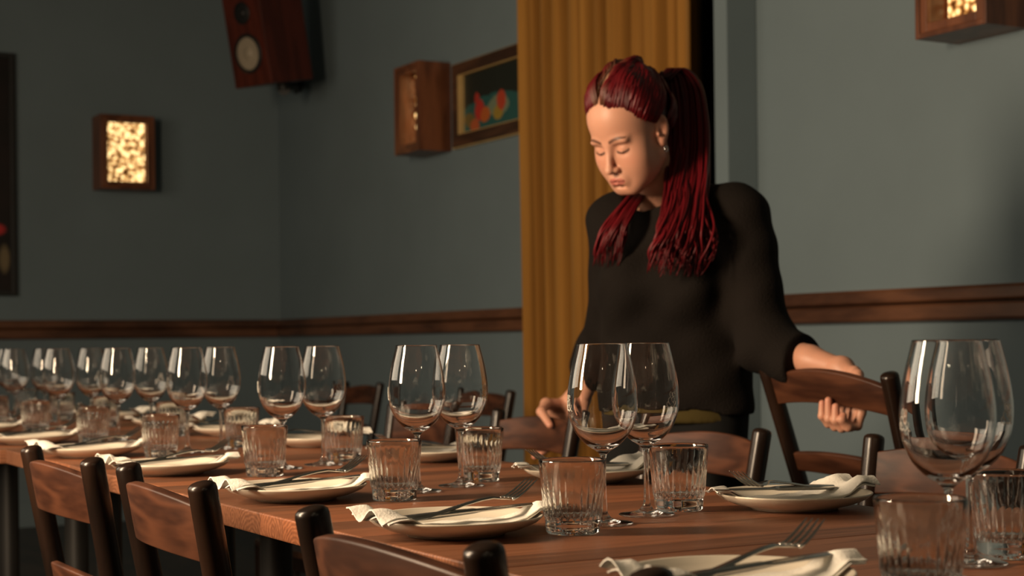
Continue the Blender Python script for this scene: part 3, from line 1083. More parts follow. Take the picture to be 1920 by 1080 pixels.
SKIN = np.array([0.58, 0.29, 0.195]); 
def build_head():
    f = Field((-.105, -.15, -.23), (.105, .145, .17), .00185)
    f.ell((0, -.018, .045), (.0755, .095, .097), .01)
    f.ell((0, .028, .050), (.064, .064, .064), .03)
    f.ell((0, .026, -.020), (.060, .060, .076), .03)
    f.ell((0, .030, -.062), (.049, .049, .046), .03)
    f.cone((-.012, .066, -.094), .0165, (.012, .066, -.094), .0165, .022)
    for s in (-1, 1):
        f.ell((s * .039, .050, -.026), (.024, .024, .024), .03)
        f.ell((s * .034, .046, -.054), (.024, .026, .028), .03)                           # full cheeks
        f.cone((s * .052, .000, -.052), .020, (s * .018, .054, -.090), .016, .03)         # jaw line
        f.ell((s * .028, .0790, .017), (.020, .009, .0065), .016)                         # brow ridge
        f.ell((s * .031, .0960, -.001), (.0175, .0145, .0100), .016, sub=True)            # socket
        f.ell((s * .0305, .0690, -.002), (.0150, .0150, .0122), .005)                     # lidded eye
        f.cone((s * .019, .0805, -.0075), .0020, (s * .0305, .0830, -.0085), .0020, .003) # lower edge of the upper lid
        f.cone((s * .0305, .0830, -.0085), .0020, (s * .043, .0755, -.0065), .0020, .003)
        f.cone((s * .020, .0790, -.0145), .0022, (s * .041, .0735, -.0125), .0022, .006)
    f.cone((0, .0840, .010), .0060, (0, .1030, -.034), .0080, .012)                      # nose
    f.ell((0, .1065, -.0410), (.0096, .0098, .0082), .008)
    for s in (-1, 1):
        f.ell((s * .0116, .0955, -.0440), (.0062, .0090, .0060), .006)
        f.ell((s * .0062, .1030, -.0500), (.0034, .0046, .0030), .002, sub=True)
    f.cone((-.010, .080, -.066), .0135, (.010, .080, -.066), .0135, .014)                # muzzle
    f.cone((-.010, .081, -.077), .0115, (.010, .081, -.077), .0115, .012)
    for s in (-1, 1):
        f.cone((s * .003, .0930, -.0660), .0048, (s * .0200, .0835, -.0700), .0018, .004)
        f.cone((s * .000, .0915, -.0762), .0060, (s * .0185, .0830, -.0722), .0018, .004)
    f.cone((-.021, .0850, -.0712), .0012, (0, .0953, -.0710), .0014, .003, sub=True)
    f.cone((.021, .0850, -.0712), .0012, (0, .0953, -.0710), .0014, .003, sub=True)
    f.ell((0, .0895, -.0862), (.014, .008, .0040), .008, sub=True)
    for s in (-1, 1):                                                                    # ears
        a = R(14)
        Q = np.array([[1, 0, 0], [0, math.cos(a), -math.sin(a)], [0, math.sin(a), math.cos(a)]])
        Q2 = np.array([[math.cos(s * .45), -math.sin(s * .45), 0], [math.sin(s * .45), math.cos(s * .45), 0], [0, 0, 1]])
        f.ell((s * .0760, -.012, .002), (.0060, .0175, .0320), .006, rot=Q2 @ Q)
        f.ell((s * .0740, -.006, -.024), (.0062, .0090, .0110), .006)
        f.ell((s * .0830, -.0085, .006), (.0055, .0105, .0215), .004, rot=Q2 @ Q, sub=True)
        f.ell((s * .0785, -.006, -.004), (.0040, .0060, .0085), .003, sub=True)
        f.ell((s * .0765, .0045, -.004), (.0035, .0035, .0050), .003)
    nb = to_head(P(1240, 400, 3.645))
    f.cone((0, -.030, -.045), .050, nb * .55 + np.array((0, -.030, -.045)) * .45, .047, .02)
    f.cone(nb * .55 + np.array((0, -.030, -.045)) * .45, .047, nb, .056, .02)
    V, Q = f.mesh()
    x, y, z = V[:, 0], V[:, 1], V[:, 2]
    ax = np.abs(x)
    T = np.tile(SKIN, (len(V), 1))
    def blend(mask, col):
        T[:] = T * (1 - mask[:, None]) + np.array(col) * mask[:, None]
    def gauss(px_, pz_, sx, sz, front=True):
        g = np.exp(-((ax - px_) / sx) ** 2 - ((z - pz_) / sz) ** 2)
        return g * (y > .03) if front else g
    blend(.45 * gauss(.042, -.028, .02, .018), (.58, .24, .16))                          # blush
    # brows: thin arch
    bz = .0185 + .0065 * np.sin(np.clip((ax - .012) / .036, 0, 1) * 2.4) 
    bw = np.interp(ax, [.010, .016, .035, .048], [.0028, .0040, .0032, .0014])
    blend(.92 * np.clip(1.5 - np.abs(z - bz) / bw, 0, 1) * ((ax > .010) & (ax < .049) & (y > .04)), (.075, .030, .018))
    # lash line under the lowered lids, shadowed lid colour
    lz = -.0100 + .0030 * ((ax - .031) / .013) ** 2
    blend(.92 * np.clip(1.4 - np.abs(z - lz) / .0031, 0, 1) * ((ax > .0165) & (ax < .047) & (y > .05)), (.022, .011, .009))
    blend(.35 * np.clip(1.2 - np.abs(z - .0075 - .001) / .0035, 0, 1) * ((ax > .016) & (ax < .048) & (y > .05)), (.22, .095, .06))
    # lips
    lip = ((ax / .0215) ** 2 + ((z + .0716) / .0096) ** 2) < 1
    blend(.75 * (lip & (y > .075)), (.42, .105, .085))
    blend(.8 * ((np.abs(z + .0710) < .0012) & (ax < .020) & (y > .07)), (.14, .035, .03))
    blend(.8 * (((ax - .0064) ** 2 + (z + .0495) ** 2 < .0034 ** 2) & (y > .085)), (.10, .035, .025))
    blend(.25 * (ax > .072), (.60, .22, .15))
    return to_world(V), Q[:, ::-1], T

# joints of the body
S_L, S_R = arr(P(1385, 400, 3.53)), arr(P(1160, 418, 3.67))
E_L, E_R = arr(P(1436, 652, 3.45)), arr(P(1146, 605, 3.76))
TO = arr(P(1262, 600, 3.625))
tx = S_L - S_R; tx[2] = 0; tx /= np.linalg.norm(tx)
ty = np.array([-tx[1], tx[0], 0.0]); ty = ty if ty @ arr(-FWD) > 0 else -ty
TM = np.stack([tx, ty, [0, 0, 1]], 1)
def tw(x, y, z): return TO + TM @ np.array([x, y, z])
def ring_ell(f, a, ra, bpt, rb, sy, k, zcut=None):
    """rounded cone in the torso frame, flattened front to back by sy"""
    a = np.array(a, float); bpt = np.array(bpt, float)
    def fn(X, Y, Z):
        x, y, z = X - TO[0], Y - TO[1], Z - TO[2]
        u = TM[0, 0] * x + TM[1, 0] * y; v = (TM[0, 1] * x + TM[1, 1] * y) * sy; q = z
        d = bpt - a; L2 = d @ d
        t = np.clip(((u - a[0]) * d[0] + (v - a[1]) * d[1] + (q - a[2]) * d[2]) / L2, 0, 1)
        D = np.sqrt((u - a[0] - t * d[0]) ** 2 + (v - a[1] - t * d[1]) ** 2 + (q - a[2] - t * d[2]) ** 2) - (ra + (rb - ra) * t)
        D = D / (1 + .35 * (sy - 1))
        if zcut is not None: D = np.maximum(D, zcut - q)
        return D
    r = max(ra, rb)
    lo = np.minimum(tw(*a), tw(*bpt)) - r; hi = np.maximum(tw(*a), tw(*bpt)) + r
    f.put(lo, hi, fn, k)

HIPZ = -.13
def leg_pts(s):
    h = tw(s * .085, 0, -.20); foot = tw(s * .10, .0, 0); foot[2] = .09
    return h, (h + foot) / 2 + TM @ np.array([0, .015, .01]), foot

def build_torso_skin():
    lo = np.array([-.50, -.36, -1.0]) + TO; hi = np.array([.50, .36, .36]) + TO
    f = Field(lo, hi, .008)
    ring_ell(f, (0, 0, .13), .135, (0, 0, -.05), .115, 1.5, .02)
    ring_ell(f, (0, 0, -.05), .115, (0, 0, -.19), .150, 1.4, .03)
    f.cone(tw(-.13, -.01, .21), .045, tw(.13, -.01, .21), .045, .03)
    f.cone(tw(0, -.01, .20), .055, arr(P(1240, 400, 3.645)), .050, .03)
    for S_, E_ in ((S_L, E_L), (S_R, E_R)):
        f.cone(S_, .045, E_, .036, .02)
    for s in (-1, 1):
        h, kn, ft = leg_pts(s)
        f.cone(h, .075, kn, .052, .03); f.cone(kn, .050, ft, .034, .02)
        f.cone(ft + np.array([0, 0, -.05]), .034, ft + TM @ np.array([0, .12, -.06]), .026, .02)
    V, Q = f.mesh()
    return V, Q, np.tile(SKIN, (len(V), 1))

def hand_field(pts, h=.0016, pad=.05):
    A = np.array(pts)
    return Field(A.min(0) - pad, A.max(0) + pad, h)

def hand_tint(V, tips, cold=(.60, .27, .19)):
    T = np.tile(SKIN, (len(V), 1))
    for t in tips:
        g = np.exp(-((V - t) ** 2).sum(1) / .012 ** 2)[:, None] * .55
        T = T * (1 - g) + np.array([.60, .22, .16]) * g
    return T

def chain(f, pts, radii, k=.004):
    for a, bb, r0, r1 in zip(pts, pts[1:], radii, radii[1:]):
        f.cone(a, r0, bb, r1, k)

def build_left_hand():
    """grips the lifted chair: palm behind the top slat, four fingers curled under it, thumb over its edge"""
    def H(x, y, z): return arr(HELD_M @ Vector((x, y, z)))
    ys = -.064
    wr = H(-.006, ys + .052, .796)
    x0 = .010
    fx = [x0, x0 + .0200, x0 + .0400, x0 + .0595]
    tipz = [.740, .747, .735, .718]
    lenz = [.700, .696, .695, .698]
    mcp = [H(q, ys + .036 + .003 * abs(i - 1.5), z) for i, (q, z) in enumerate(zip(fx, (.738, .744, .748, .750)))]
    f = hand_field([wr, E_L] + mcp + [H(.14, ys, .80), H(0, ys - .05, .68)], .0017, .045)
    f.cone(E_L, .038, wr * .6 + E_L * .4, .031, .01); f.cone(wr * .6 + E_L * .4, .031, wr, .0220, .01)
    for i in range(4):
        f.cone(wr, .0205, mcp[i], .0125, .014)
    f.cone(mcp[0], .012, mcp[3], .0125, .010)
    tips = []
    rr = [.0078, .0087, .0091, .0087]
    for i, q in enumerate(fx):
        r = rr[i]
        p = [mcp[i], H(q, ys + .026, .716), H(q, ys + .012, lenz[i] - .006), H(q, ys - .012, lenz[i] - .004), H(q - .002, ys - .0245, lenz[i] + .014), H(q - .003, ys - .0195, tipz[i])]
        chain(f, p, [r * 1.25, r * 1.1, r * 1.08, r * 1.05, r, r * .86], .004)
        tips.append(p[-1])
    th = [H(.020, ys + .048, .792), H(.045, ys + .040, .794), H(.066, ys + .030, .792), H(.080, ys + .020, .789)]
    chain(f, th, [.016, .0125, .0105, .0085], .008)
    V, Q = f.mesh()
    return V, Q, hand_tint(V, tips)

def build_right_hand():
    """rests on the back of the next chair: thumb over the front of the slat, fingers behind it"""
    wr = arr(P(1078, 748, 4.00))
    px_ = [(1022, 774, 3.995), (1040, 776, 4.01), (1058, 780, 4.01), (1074, 786, 4.0)]
    mcp = [arr(P(*q)) for q in px_]
    f = hand_field([wr, E_R] + mcp + [arr(P(1000, 870, 3.86)), arr(P(1000, 750, 4.05))], .0017, .05)
    f.cone(E_R, .040, wr * .6 + E_R * .4, .034, .01); f.cone(wr * .6 + E_R * .4, .034, wr, .0235, .01)
    for i in range(4):
        f.cone(wr, .0205, mcp[i], .0125, .014)
    f.cone(mcp[0], .012, mcp[3], .012, .010)
    tips = []
    for i, m in enumerate(mcp):
        r = [.0083, .0086, .0082, .0074][i]
        yb = 2.058
        p1 = np.array([m[0] - .004, yb, .762]); p2 = np.array([m[0] - .010, yb - .010, .715]); p3 = np.array([m[0] - .014, yb - .036, .692 + .003 * i])
        chain(f, [m, p1, p2, p3], [r * 1.25, r * 1.08, r * 1.02, r * .88], .004)
        tips.append(p3)
    th = [wr * .55 + mcp[0] * .45, arr(P(1024, 757, 3.955)), arr(P(1015, 772, 3.915)), arr(P(1031, 797, 3.880))]
    chain(f, th, [.0165, .0135, .0112, .0088], .007)
    tips.append(th[-1])
    V, Q = f.mesh()
    return V, Q, hand_tint(V, tips)

def mesh_from(name, parts, mat, parent=None, smooth_iter=0, tint=True):
    vs, fs, ts, o = [], [], [], 0
    for V, Q, T in parts:
        vs.append(V); fs.append(Q + o); ts.append(T); o += len(V)
    V = np.concatenate(vs); Q = np.concatenate(fs)
    if smooth_iter:
        for _ in range(smooth_iter):
            acc = np.zeros_like(V); n = np.zeros(len(V))
            for i in range(4):
                for j in (1, 3):
                    np.add.at(acc, Q[:, i], V[Q[:, (i + j) % 4]]); np.add.at(n, Q[:, i], 1)
            V = V * .45 + .55 * acc / n[:, None]
    me = bpy.data.meshes.new(name)
    me.vertices.add(len(V)); me.vertices.foreach_set('co', V.astype(np.float32).ravel())
    me.loops.add(len(Q) * 4); me.loops.foreach_set('vertex_index', Q.astype(np.int32).ravel())
    me.polygons.add(len(Q)); me.polygons.foreach_set('loop_start', np.arange(0, len(Q) * 4, 4, dtype=np.int32))
    me.update(calc_edges=True)
    me.polygons.foreach_set('use_smooth', np.ones(len(Q), bool))
    if tint:
        T = np.concatenate(ts)
        a = me.color_attributes.new('tint', 'FLOAT_COLOR', 'POINT')
        a.data.foreach_set('color', np.c_[T, np.ones(len(T))].astype(np.float32).ravel())
    me.materials.append(mat)
    me.validate()
    o = bpy.data.objects.new(name, me)
    COL.objects.link(o)
    if parent: o.parent = parent
    return o

person = mesh_from('person', [build_head(), build_left_hand(), build_right_hand(), build_torso_skin()], M['skin'], smooth_iter=1)
tag(person, 'waitress with long dyed red hair and black jumper looking down between the chairs', 'person')

def build_sweater():
    lo = np.array([-.50, -.40, -.26]) + TO; hi = np.array([.50, .40, .36]) + TO
    f = Field(lo, hi, .005)
    HEM = -.205
    ring_ell(f, (0, 0, .14), .160, (0, 0, 0), .166, 1.45, .02)
    ring_ell(f, (0, 0, .0), .166, (0, 0, -.34), .192, 1.40, .02, zcut=HEM)
    f.cone(tw(-.125, -.012, .215), .058, tw(.125, -.012, .225), .058, .05)
    for s in (-1, 1):
        f.cone(tw(s * .135, -.012, .225), .050, tw(s * .045, -.012, .262), .048, .04)
        f.ell(tw(s * .072, .092, .075), (.075, .060, .075), .06)
    cuffs = []
    for S_, E_, W_, r in ((S_L, E_L, arr(HELD_M @ Vector((-.006, -.012, .796))), .056), (S_R, E_R, arr(P(1078, 748, 4.0)), .052)):
        re = .060 if r > .055 else .053
        f.cone(S_, .068, E_, re, .045)
        d = (W_ - E_); ln = np.linalg.norm(d); d /= ln
        end = E_ + d * ln * (.50 if r > .055 else .62)
        f.cone(E_, re, end + d * .05, r * 1.04, .03, cut=(end, d))
    # crew neck opening
    nb = arr(P(1238, 392, 3.64)); nt = arr(P(1222, 330, 3.60))
    f.cone(nb, .062, nt, .075, .008, sub=True)
    # soft folds of the loose knit
    sl, X, Y, Z = f.region(lo, hi)
    x, y, z = X - TO[0], Y - TO[1], Z - TO[2]
    u = TM[0, 0] * x + TM[1, 0] * y; v = TM[0, 1] * x + TM[1, 1] * y
    low = np.clip((.14 - z) / .3, 0, 1)
    f.F = f.F + (.0055 * low * np.sin(u * 38 + 3 * np.sin(z * 7) + v * 12) + .003 * np.sin(u * 21 + z * 33 + v * 17) + .0018 * np.sin(z * 60 - u * 45)).astype(np.float32)
    V, Q = f.mesh()
    return V, Q, np.zeros((len(V), 3))
mesh_from('jumper', [build_sweater()], M['knit'], person, smooth_iter=2, tint=False)

def build_shirt():
    lo = np.array([-.3, -.3, -.32]) + TO; hi = np.array([.3, .3, -.12]) + TO
    f = Field(lo, hi, .006)
    ring_ell(f, (0, 0, -.22), .172, (0, 0, -.40), .172, 1.40, .01, zcut=-.230)
    V, Q = f.mesh()
    return V, Q, np.zeros((len(V), 3))
mesh_from('undershirt', [build_shirt()], M['olive'], person, smooth_iter=1, tint=False)['label'] = 'olive hem below the jumper'

def build_trousers():
    lo = np.array([-.34, -.34, -1.0]) + TO; hi = np.array([.34, .34, -.05]) + TO
    f = Field(lo, hi, .008)
    ring_ell(f, (0, 0, -.10), .120, (0, 0, -.20), .146, 1.38, .03)
    for s in (-1, 1):
        h, kn, ft = leg_pts(s)
        f.cone(h, .088, kn, .070, .04); f.cone(kn, .070, ft, .062, .02, cut=(ft, (0, 0, -1)))
    V, Q = f.mesh()
    return V, Q, np.zeros((len(V), 3))
mesh_from('trousers', [build_trousers()], M['trouser'], person, smooth_iter=2, tint=False)
for s in (-1, 1):
    h, kn, ft = leg_pts(s)
    f = Field(ft - .25, ft + .25, .006)
    f.cone(ft + np.array([0, 0, -.035]), .044, ft + TM @ np.array([0, .15, -.05]), .036, .01, cut=((0, 0, .006), (0, 0, -1)))
    f.cone(ft + np.array([0, 0, .03]), .040, ft + np.array([0, 0, -.03]), .042, .02)
    V, Q = f.mesh()
    mesh_from('shoe', [(V, Q, np.zeros((len(V), 3)))], M['black'], person, smooth_iter=1, tint=False)

# hair: a close cap over the skull, strands swept from the centre parting to a high ponytail, long wavy locks
RED = np.array([.105, .0042, .0075]); ROOT = np.array([.10, .046, .024]); DARK = np.array([.030, .0038, .0048])
HCc, HCr = np.array([0, -.020, .046]), np.array([.0815, .104, .1035])
def cap():
    f = Field((-.11, -.15, -.08), (.11, .14, .18), .003)
    f.ell(HCc, HCr, .004)
    # hairline: everything in front of a sloped plane and below the nape is left bare
    nrm = np.array([0, .080, -.085]); nrm /= np.linalg.norm(nrm)
    sl, X, Y, Z = f.region((-.11, -.15, -.08), (.11, .14, .18))
    pl = (X * 0 + (Y - .086) * nrm[1] + (Z - .103) * nrm[2]) + .10 * (np.abs(X) - .03) ** 2 / .05
    f.F = -Field.smin(-f.F, -pl.astype(np.float32), .012)
    V, Q = f.mesh()
    x, y, z = V.T
    T = np.tile(DARK, (len(V), 1))
    part = (np.abs(x) < .0062) & (y > -.03) & (z > .06)
    T[part] = (.38, .21, .13)
    near = (np.abs(x) < .016) & (y > -.02) & (z > .06) & ~part
    T[near] = ROOT * .8
    return to_world(V), Q[:, ::-1], T

class Strands:
    def __init__(s): s.mb = MB(); s.t = []
    def add(s, pts, r0, r1, col0, col1, seg=5, mid=None):
        n = len(pts)
        rad = []
        for i in range(n):
            t = i / (n - 1)
            rad.append(max(.0003, (r0 + (r1 - r0) * t) * min(1, .35 + 5 * t, .25 + 6 * (1 - t))))
        k = len(s.mb.v)
        s.mb.tube([Vector(p) for p in pts], rad, seg)
        for i in range(n):
            t = i / (n - 1)
            c = np.array(col0) * (1 - t) + np.array(col1) * t if mid is None else (np.array(col0) * (1 - t / mid) + np.array(col1) * (t / mid) if t < mid else np.array(col1))
            s.t += [(*c, 1)] * seg
    def build(s, name, parent):
        return s.mb.build(name, M['hair'], parent, smooth=True, fix=False, tints=s.t)

def on_dome(d, lift):
    return HCc + HCr * d * (1 + lift)
def slerp(a, b, t):
    o = math.acos(max(-1, min(1, float(a @ b)))); so = math.sin(o)
    return a if so < 1e-5 else (math.sin((1 - t) * o) * a + math.sin(t * o) * b) / so
def unit(v): return v / np.linalg.norm(v)
hr_ = random.Random(21)
BASE = np.array([.0, -.108, .118])
bd = unit((BASE - HCc) / HCr)
st = Strands()
for s in (-1, 1):
    for i in range(240):
        u = i / 239
        if u < .42:                       # roots along the parting, from the forehead to the crown
            q = u / .42
            root = np.array([s * .0075, .084 - .145 * q, .106 + .045 * math.sin(q * 2.6)])
        elif u < .86:                     # roots along the hairline, forehead to ear
            q = (u - .42) / .44
            root = np.array([s * (.004 + .076 * math.sin(q * 1.5)), .086 - .082 * q ** 1.3, .104 - .082 * q])
        else:                             # behind the ear and the nape
            q = (u - .86) / .14
            root = np.array([s * .078 * (1 - q * .8), -.03 - .06 * q, .015 - .05 * q])
        d0 = unit((root - HCc) / HCr + np.array([hr_.uniform(-.03, .03), hr_.uniform(-.03, .03), hr_.uniform(-.03, .03)]))
        pts = []
        n = 13
        ph = hr_.uniform(0, 6.28); roll = (.115 if .30 < u < .80 else .07)
        sag = np.array([s * .32, 0, -.10]) if u < .5 else np.array([s * .10, 0, .14])
        for k in range(n):
            t = k / (n - 1)
            d = unit(slerp(d0, bd, t) + sag * math.sin(math.pi * t) * .55)
            bump = roll * math.sin(math.pi * min(1, t * 1.8 + .12)) * (1 if t < .5 else 1) + .030 * math.sin(t * 13 + u * 26 + s)
            pts.append(to_world((on_dome(d, .012 + max(-.01, bump) * (.4 + .6 * min(1, t * 5)) + hr_.uniform(-.006, .012)))[None])[0])
        c1 = RED * hr_.uniform(.55, 1.25); c1[1:] *= hr_.uniform(.7, 1.3)
        st.add(pts, .0037, .0030, ROOT * hr_.uniform(.7, 1.2) if u < .46 else c1 * .8, c1, mid=.26 if u < .46 else .1)
def lock(guide, spread, count, seed, r=.0042, zspread=.04, wave=5.0, t0=0.0):
    rg = random.Random(seed)
    G = [Vector(g) for g in guide]
    for i in range(count):
        a = rg.uniform(-1, 1); bq = rg.uniform(-1, 1)
        ph = rg.uniform(0, 1.9) + a * 2.5; fr = rg.uniform(1.5, 2.3); end = rg.uniform(.78, 1.0)
        dense = catmull(G, 6)
        m = max(6, int(len(dense) * end))
        pts = []
        for k in range(m):
            t = k / (len(dense) - 1)
            sp = np.interp(t, np.linspace(0, 1, len(spread)), spread)
            wv = wave * max(0, t - .45) * 2
            g = dense[k]
            pts.append(arr(P(g.x + a * sp + wv * math.sin(ph + fr * 6.28 * t) * 2.2, g.y + bq * 4 * t, g.z + bq * zspread * (1 - .5 * t) + .004 * wv * math.cos(ph + fr * 6.28 * t) * .6)))
        c = RED * rg.uniform(.5, 1.5)
        c0 = DARK * rg.uniform(.6, 1.4) * .7 + RED * .2
        st.add(pts, r * rg.uniform(.8, 1.3), r * .8, c0, c, mid=.55)
# ponytail: rises from the back of the crown, falls behind the ear and over her left shoulder
PT = [(1248, 150, 3.600), (1268, 130, 3.625), (1292, 160, 3.63), (1300, 235, 3.62), (1298, 310, 3.57), (1290, 372, 3.49), (1286, 425, 3.425), (1284, 470, 3.41), (1272, 522, 3.415)]
lock(PT, [8, 16, 24, 30, 33, 36, 50, 56, 46], 230, 7, r=.0030, zspread=.035, wave=7.0)
lock([(1240, 146, 3.590), (1256, 138, 3.62), (1266, 190, 3.62), (1268, 260, 3.60), (1268, 320, 3.565), (1270, 376, 3.48), (1262, 430, 3.415), (1256, 470, 3.40), (1262, 505, 3.405)], [8, 14, 18, 18, 18, 22, 24, 28, 24], 120, 17, r=.0030, zspread=.03, wave=7.5)
# the thinner bunch that comes round the neck over her right shoulder
lock([(1230, 300, 3.66), (1210, 345, 3.63), (1185, 378, 3.565), (1163, 410, 3.525), (1147, 445, 3.515), (1132, 505, 3.53)], [10, 14, 16, 20, 26, 22], 110, 9, r=.0028, zspread=.02, wave=2.6)
hair = st.build('hair', person)
hc = mesh_from('hair_cap', [cap()], M['hair'], person, smooth_iter=1)
hc['label'] = 'close hair with a brown centre parting'
# small silver hoop in the lobe
lobe = to_world(np.array([[.0785, -.004, -.038]]))[0]
mb = MB()
mb.tube([Vector(lobe + HM @ np.array([0, .006 * math.cos(a), -.004 + .006 * math.sin(a)])) for a in [2 * math.pi * i / 16 for i in range(17)]], .0009, 6)
mb.build('earring', M['silver'], person, smooth=True)

# ------------------------------------------------------------------ wall lamps, painting, speaker
def lamp(loc, rz, label, W=.28, H=.42, D=.17):
    """local: back on y=0, opens to -y, origin at the bottom middle of the back"""
    root = empty('wall_lamp', loc, rz)
    tag(root, label, 'wall lamp', 'wooden box lamps on the walls')
    t = .016
    mb = MB()
    mb.box((-W / 2, -D, 0), (-W / 2 + t, 0, H)); mb.box((W / 2 - t, -D, 0), (W / 2, 0, H))
    mb.box((-W / 2 + t, -D, 0), (W / 2 - t, 0, t)); mb.box((-W / 2 + t, -D, H - t), (W / 2 - t, 0, H))
    mb.box((-W / 2 + t, -.012, t), (W / 2 - t, 0, H - t))
    mb.build('box', M['lamp_wood'], root, bevel=.002)
    mb = MB()
    f = .026
    a, c = W / 2 - t - .0005, H / 2 - t - .0005
    for (x0, x1, z0, z1) in ((-a, -a + f, t, H - t), (a - f, a, t, H - t), (-a + f, a - f, t, t + f), (-a + f, a - f, H - t - f, H - t)):
        mb.box((x0, -D + .004, z0), (x1, -D + .022, z1))
    mb.build('inner_frame', M['lamp_wood'], root, bevel=.003)
    # crinkled lit panel recessed in the box
    mb = MB()
    n, m = 40, 60
    pw, ph = W / 2 - t - .012, H / 2 - t - .012
    rg = random.Random(5)
    bub = [(rg.uniform(-pw, pw), rg.uniform(-ph, ph), rg.uniform(.008, .018)) for _ in range(90)]
    vs = []
    for i in range(n + 1):
        for q in range(m + 1):
            x, z = -pw + 2 * pw * i / n, -ph + 2 * ph * q / m
            h = 0
            for bx, bz, br in bub:
                d2 = ((x - bx) ** 2 + (z - bz) ** 2) / br ** 2
                if d2 < 1: h = max(h, br * .6 * math.sqrt(1 - d2))
            vs.append((x, -.066 - h, z + H / 2))
    k0 = len(vs)
    fs = [(i * (m + 1) + q, (i + 1) * (m + 1) + q, (i + 1) * (m + 1) + q + 1, i * (m + 1) + q + 1) for i in range(n) for q in range(m)]
    mb.add(vs, fs)
    mb.box((-pw, -.065, H / 2 - ph), (pw, -.059, H / 2 + ph))
    mb.build('glowing_panel', M['glow'], root, smooth=True, auto=70, fix=False)
    return root
lamp((XW, 2.545, 1.855), R(90), 'glowing wooden box lamp on the dark left wall', W=.305, H=.41)
lamp((-6.845, YW, 1.885), 0, 'wooden box lamp on the back wall left of the framed painting', W=.27, H=.42)
lamp((-3.325, YW, 1.845), 0, 'wooden box lamp cropped by the top right corner above the waitress', W=.275, H=.44)

def painting_mat():
    m, nt, b = new_mat('still_life_canvas')
    tc = N(nt, 'ShaderNodeTexCoord')
    sp = N(nt, 'ShaderNodeSeparateXYZ')
    nz = N(nt, 'ShaderNodeTexNoise', i_Scale=14.0, i_Detail=3.0)
    L(nt, tc.outputs['Object'], nz.inputs['Vector'])
    mxv = N(nt, 'ShaderNodeVectorMath', operation='MULTIPLY_ADD')
    L(nt, nz.outputs['Color'], mxv.inputs[0]); mxv.inputs[1].default_value = (.03, .0, .03); L(nt, tc.outputs['Object'], mxv.inputs[2])
    L(nt, mxv.outputs[0], sp.inputs[0])
    cur = None
    def blob(cx, cz, rx, rz_, col, cur):
        dx = math_node(nt, 'DIVIDE', math_node(nt, 'SUBTRACT', sp.outputs['X'], cx), rx)
        dz = math_node(nt, 'DIVIDE', math_node(nt, 'SUBTRACT', sp.outputs['Z'], cz), rz_)
        d = math_node(nt, 'ADD', math_node(nt, 'MULTIPLY', dx, dx), math_node(nt, 'MULTIPLY', dz, dz))
        f = math_node(nt, 'LESS_THAN', d, 1.0)
        mx = N(nt, 'ShaderNodeMix', data_type='RGBA')
        L(nt, f, mx.inputs['Factor'])
        if cur is None:
            mx.inputs[6].default_value = (.012, .016, .012, 1)
        else:
            L(nt, cur, mx.inputs[6])
        mx.inputs[7].default_value = (*col, 1)
        return mx.outputs[2]
    for args in ((-.03, -.075, .34, .105, (.020, .09, .085)), (.02, -.03, .10, .045, (.16, .20, .13)), (-.25, -.065, .05, .035, (.14, .10, .03)), (-.20, -.095, .045, .032, (.40, .09, .03)),
                 (-.155, -.03, .045, .045, (.42, .03, .02)), (-.175, .025, .024, .028, (.36, .03, .02)), (-.10, -.055, .045, .036, (.42, .10, .02)), (.02, -.06, .045, .036, (.30, .20, .03)), (.05, -.01, .04, .045, (.42, .05, .02))):
        cur = blob(*args, cur)
    L(nt, cur, b.inputs['Base Color'])
    b.inputs['Roughness'].default_value = 0.5
    return m

def framed(name, loc, rz, W, H, label, cat, canvas, frame, lipmat=None, fw=.055, dep=.035):
    root = empty(name, loc, rz)
    tag(root, label, cat)
    def ring(mb, x, z, w_, y0, y1):
        for (x0, x1, z0, z1) in ((-x, -x + w_, -z, z), (x - w_, x, -z, z), (-x + w_, x - w_, -z, -z + w_), (-x + w_, x - w_, z - w_, z)):
            mb.box((x0, -y1, z0), (x1, -y0, z1))
    mb = MB(); ring(mb, W / 2, H / 2, fw, 0, dep)
    mb.build('frame', frame, root, bevel=.004)
    if lipmat:
        mb = MB()
        lx, lz = W / 2 - fw + .0006, H / 2 - fw + .0006
        for (x0, x1, z0, z1) in ((-lx, -lx + .030, -lz, lz), (lx - .030, lx, -lz, lz), (-lx + .030, lx - .030, -lz, -lz + .005), (-lx + .030, lx - .030, lz - .005, lz)):
            mb.box((x0, -(dep - .003), z0), (x1, -.002, z1))
        mb.build('gilt_lip', lipmat, root, bevel=.002)['label'] = 'gilded inner lip'
        mb = MB(); ring(mb, W / 2 + .018, H / 2 + .005, .0172, 0.0, .024)
        mb.build('outer_moulding', lipmat, root, bevel=.002)
    mb = MB(); mb.box((-W / 2 + fw * .8, -.012, -H / 2 + fw * .8), (W / 2 - fw * .8, -.002, H / 2 - fw * .8))
    mb.build('canvas', canvas, root)
    return root
framed('framed_painting', (-6.240, YW, 2.085), 0, .80, .385, 'framed still life painting of red fruit partly behind the curtain', 'painting', painting_mat(), M['frame'], M['gold'])

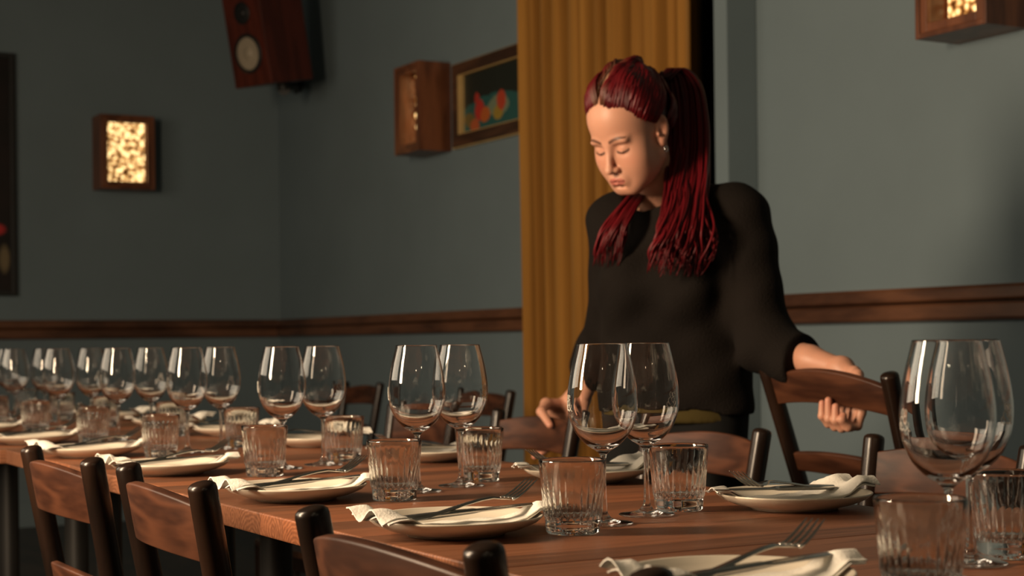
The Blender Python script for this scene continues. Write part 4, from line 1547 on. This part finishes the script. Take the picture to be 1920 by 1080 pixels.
def dark_art():
    m, nt, b = new_mat('dark_poster_print')
    tc = N(nt, 'ShaderNodeTexCoord')
    nz = N(nt, 'ShaderNodeTexNoise', i_Scale=3.0, i_Detail=2.0)
    L(nt, tc.outputs['Object'], nz.inputs['Vector'])
    sp = N(nt, 'ShaderNodeSeparateXYZ')
    L(nt, tc.outputs['Object'], sp.inputs[0])
    def spot(cx, cz, rx, rz_):
        dx = math_node(nt, 'DIVIDE', math_node(nt, 'SUBTRACT', sp.outputs['X'], cx), rx)
        dz = math_node(nt, 'DIVIDE', math_node(nt, 'SUBTRACT', sp.outputs['Z'], cz), rz_)
        d = math_node(nt, 'ADD', math_node(nt, 'MULTIPLY', dx, dx), math_node(nt, 'MULTIPLY', dz, dz))
        return math_node(nt, 'SMOOTH_MIN', math_node(nt, 'MAXIMUM', math_node(nt, 'SUBTRACT', 1.3, d), 0.0), 1.0, .2)
    base = ramp(nt, nz.outputs['Fac'], [(.3, (.006, .006, .006)), (.7, (.022, .012, .012))])
    m1 = N(nt, 'ShaderNodeMix', data_type='RGBA'); L(nt, spot(.335, -.30, .06, .035), m1.inputs['Factor']); L(nt, base, m1.inputs[6]); m1.inputs[7].default_value = (.55, .03, .03, 1)
    m2 = N(nt, 'ShaderNodeMix', data_type='RGBA'); L(nt, spot(.385, -.46, .03, .08), m2.inputs['Factor']); L(nt, m1.outputs[2], m2.inputs[6]); m2.inputs[7].default_value = (.20, .15, .08, 1)
    L(nt, m2.outputs[2], b.inputs['Base Color'])
    b.inputs['Roughness'].default_value = .35
    return m
framed('framed_poster', (XW, 1.52, 1.925), R(90), .90, 1.32, 'tall dark framed picture cropped by the left edge of the photo', 'picture', dark_art(), M['black'], None, fw=.03, dep=.03)

def speaker():
    c = P(500, 60, 8.5)
    nF = (-FWD * math.cos(R(40)) - RGT * math.sin(R(40)))
    rz = math.atan2(nF.y, nF.x) + math.pi / 2           # local -y is the front
    root = empty('wall_speaker', c)
    root.rotation_euler = (R(11), 0, rz)
    tag(root, 'red wooden loudspeaker tilted down near the corner of the room', 'speaker')
    W, D, H = .29, .30, .52
    z0, z1 = -.275, -.275 + H
    mb = MB(); mb.box((-W / 2, -D / 2, z0), (W / 2, D / 2, z1)); mb.build('cabinet', M['speaker_wood'], root, bevel=.006)
    def driver(name, z, r, cone):
        rot = Matrix.Translation((0, -D / 2, z)) @ Matrix.Rotation(R(90), 4, 'X')
        mb = MB(); mb.lathe([(r * 1.18, -.001), (r * 1.18, .006), (r * 1.1, .010), (r * .98, .010), (r * .96, .002)], 36, mat=rot)
        ob = mb.build(name, M['black'], root, smooth=True, auto=40)
        mb = MB(); mb.lathe([(r * .97, .004), (r * .9, .007), (r * .6, .0035), (r * .34, .002), (r * .30, .006), (r * .15, .011), (0, .0125)], 36, mat=rot)
        mb.build('cone', cone, ob, smooth=True)
    driver('woofer', -.105, .088, M['cone'])
    driver('tweeter', .105, .05, M['black'])
    # bracket from the back of the cabinet to the wall
    mw = root.matrix_basis if False else (Matrix.Translation(c) @ Matrix.Rotation(rz, 4, 'Z') @ Matrix.Rotation(R(11), 4, 'X'))
    inv = mw.inverted()
    mb = MB()
    wp = Vector((-8.60, YW - .012, 2.50))
    mb.tube([(0, .06, z0 + .01), (0, .06, z0 - .035)], .035, 14)
    mb.tube([(0, .06, z0 - .03), inv @ wp], .035, 12)
    for sx in (-1, 1):
        pass
    q = inv @ wp
    bx = MB()
    mb.box((wp.x - .05, YW - .014, wp.z - .07), (wp.x + .05, YW, wp.z + .07), inv)
    mb.build('bracket', M['black'], root, smooth=True, auto=40)
speaker()
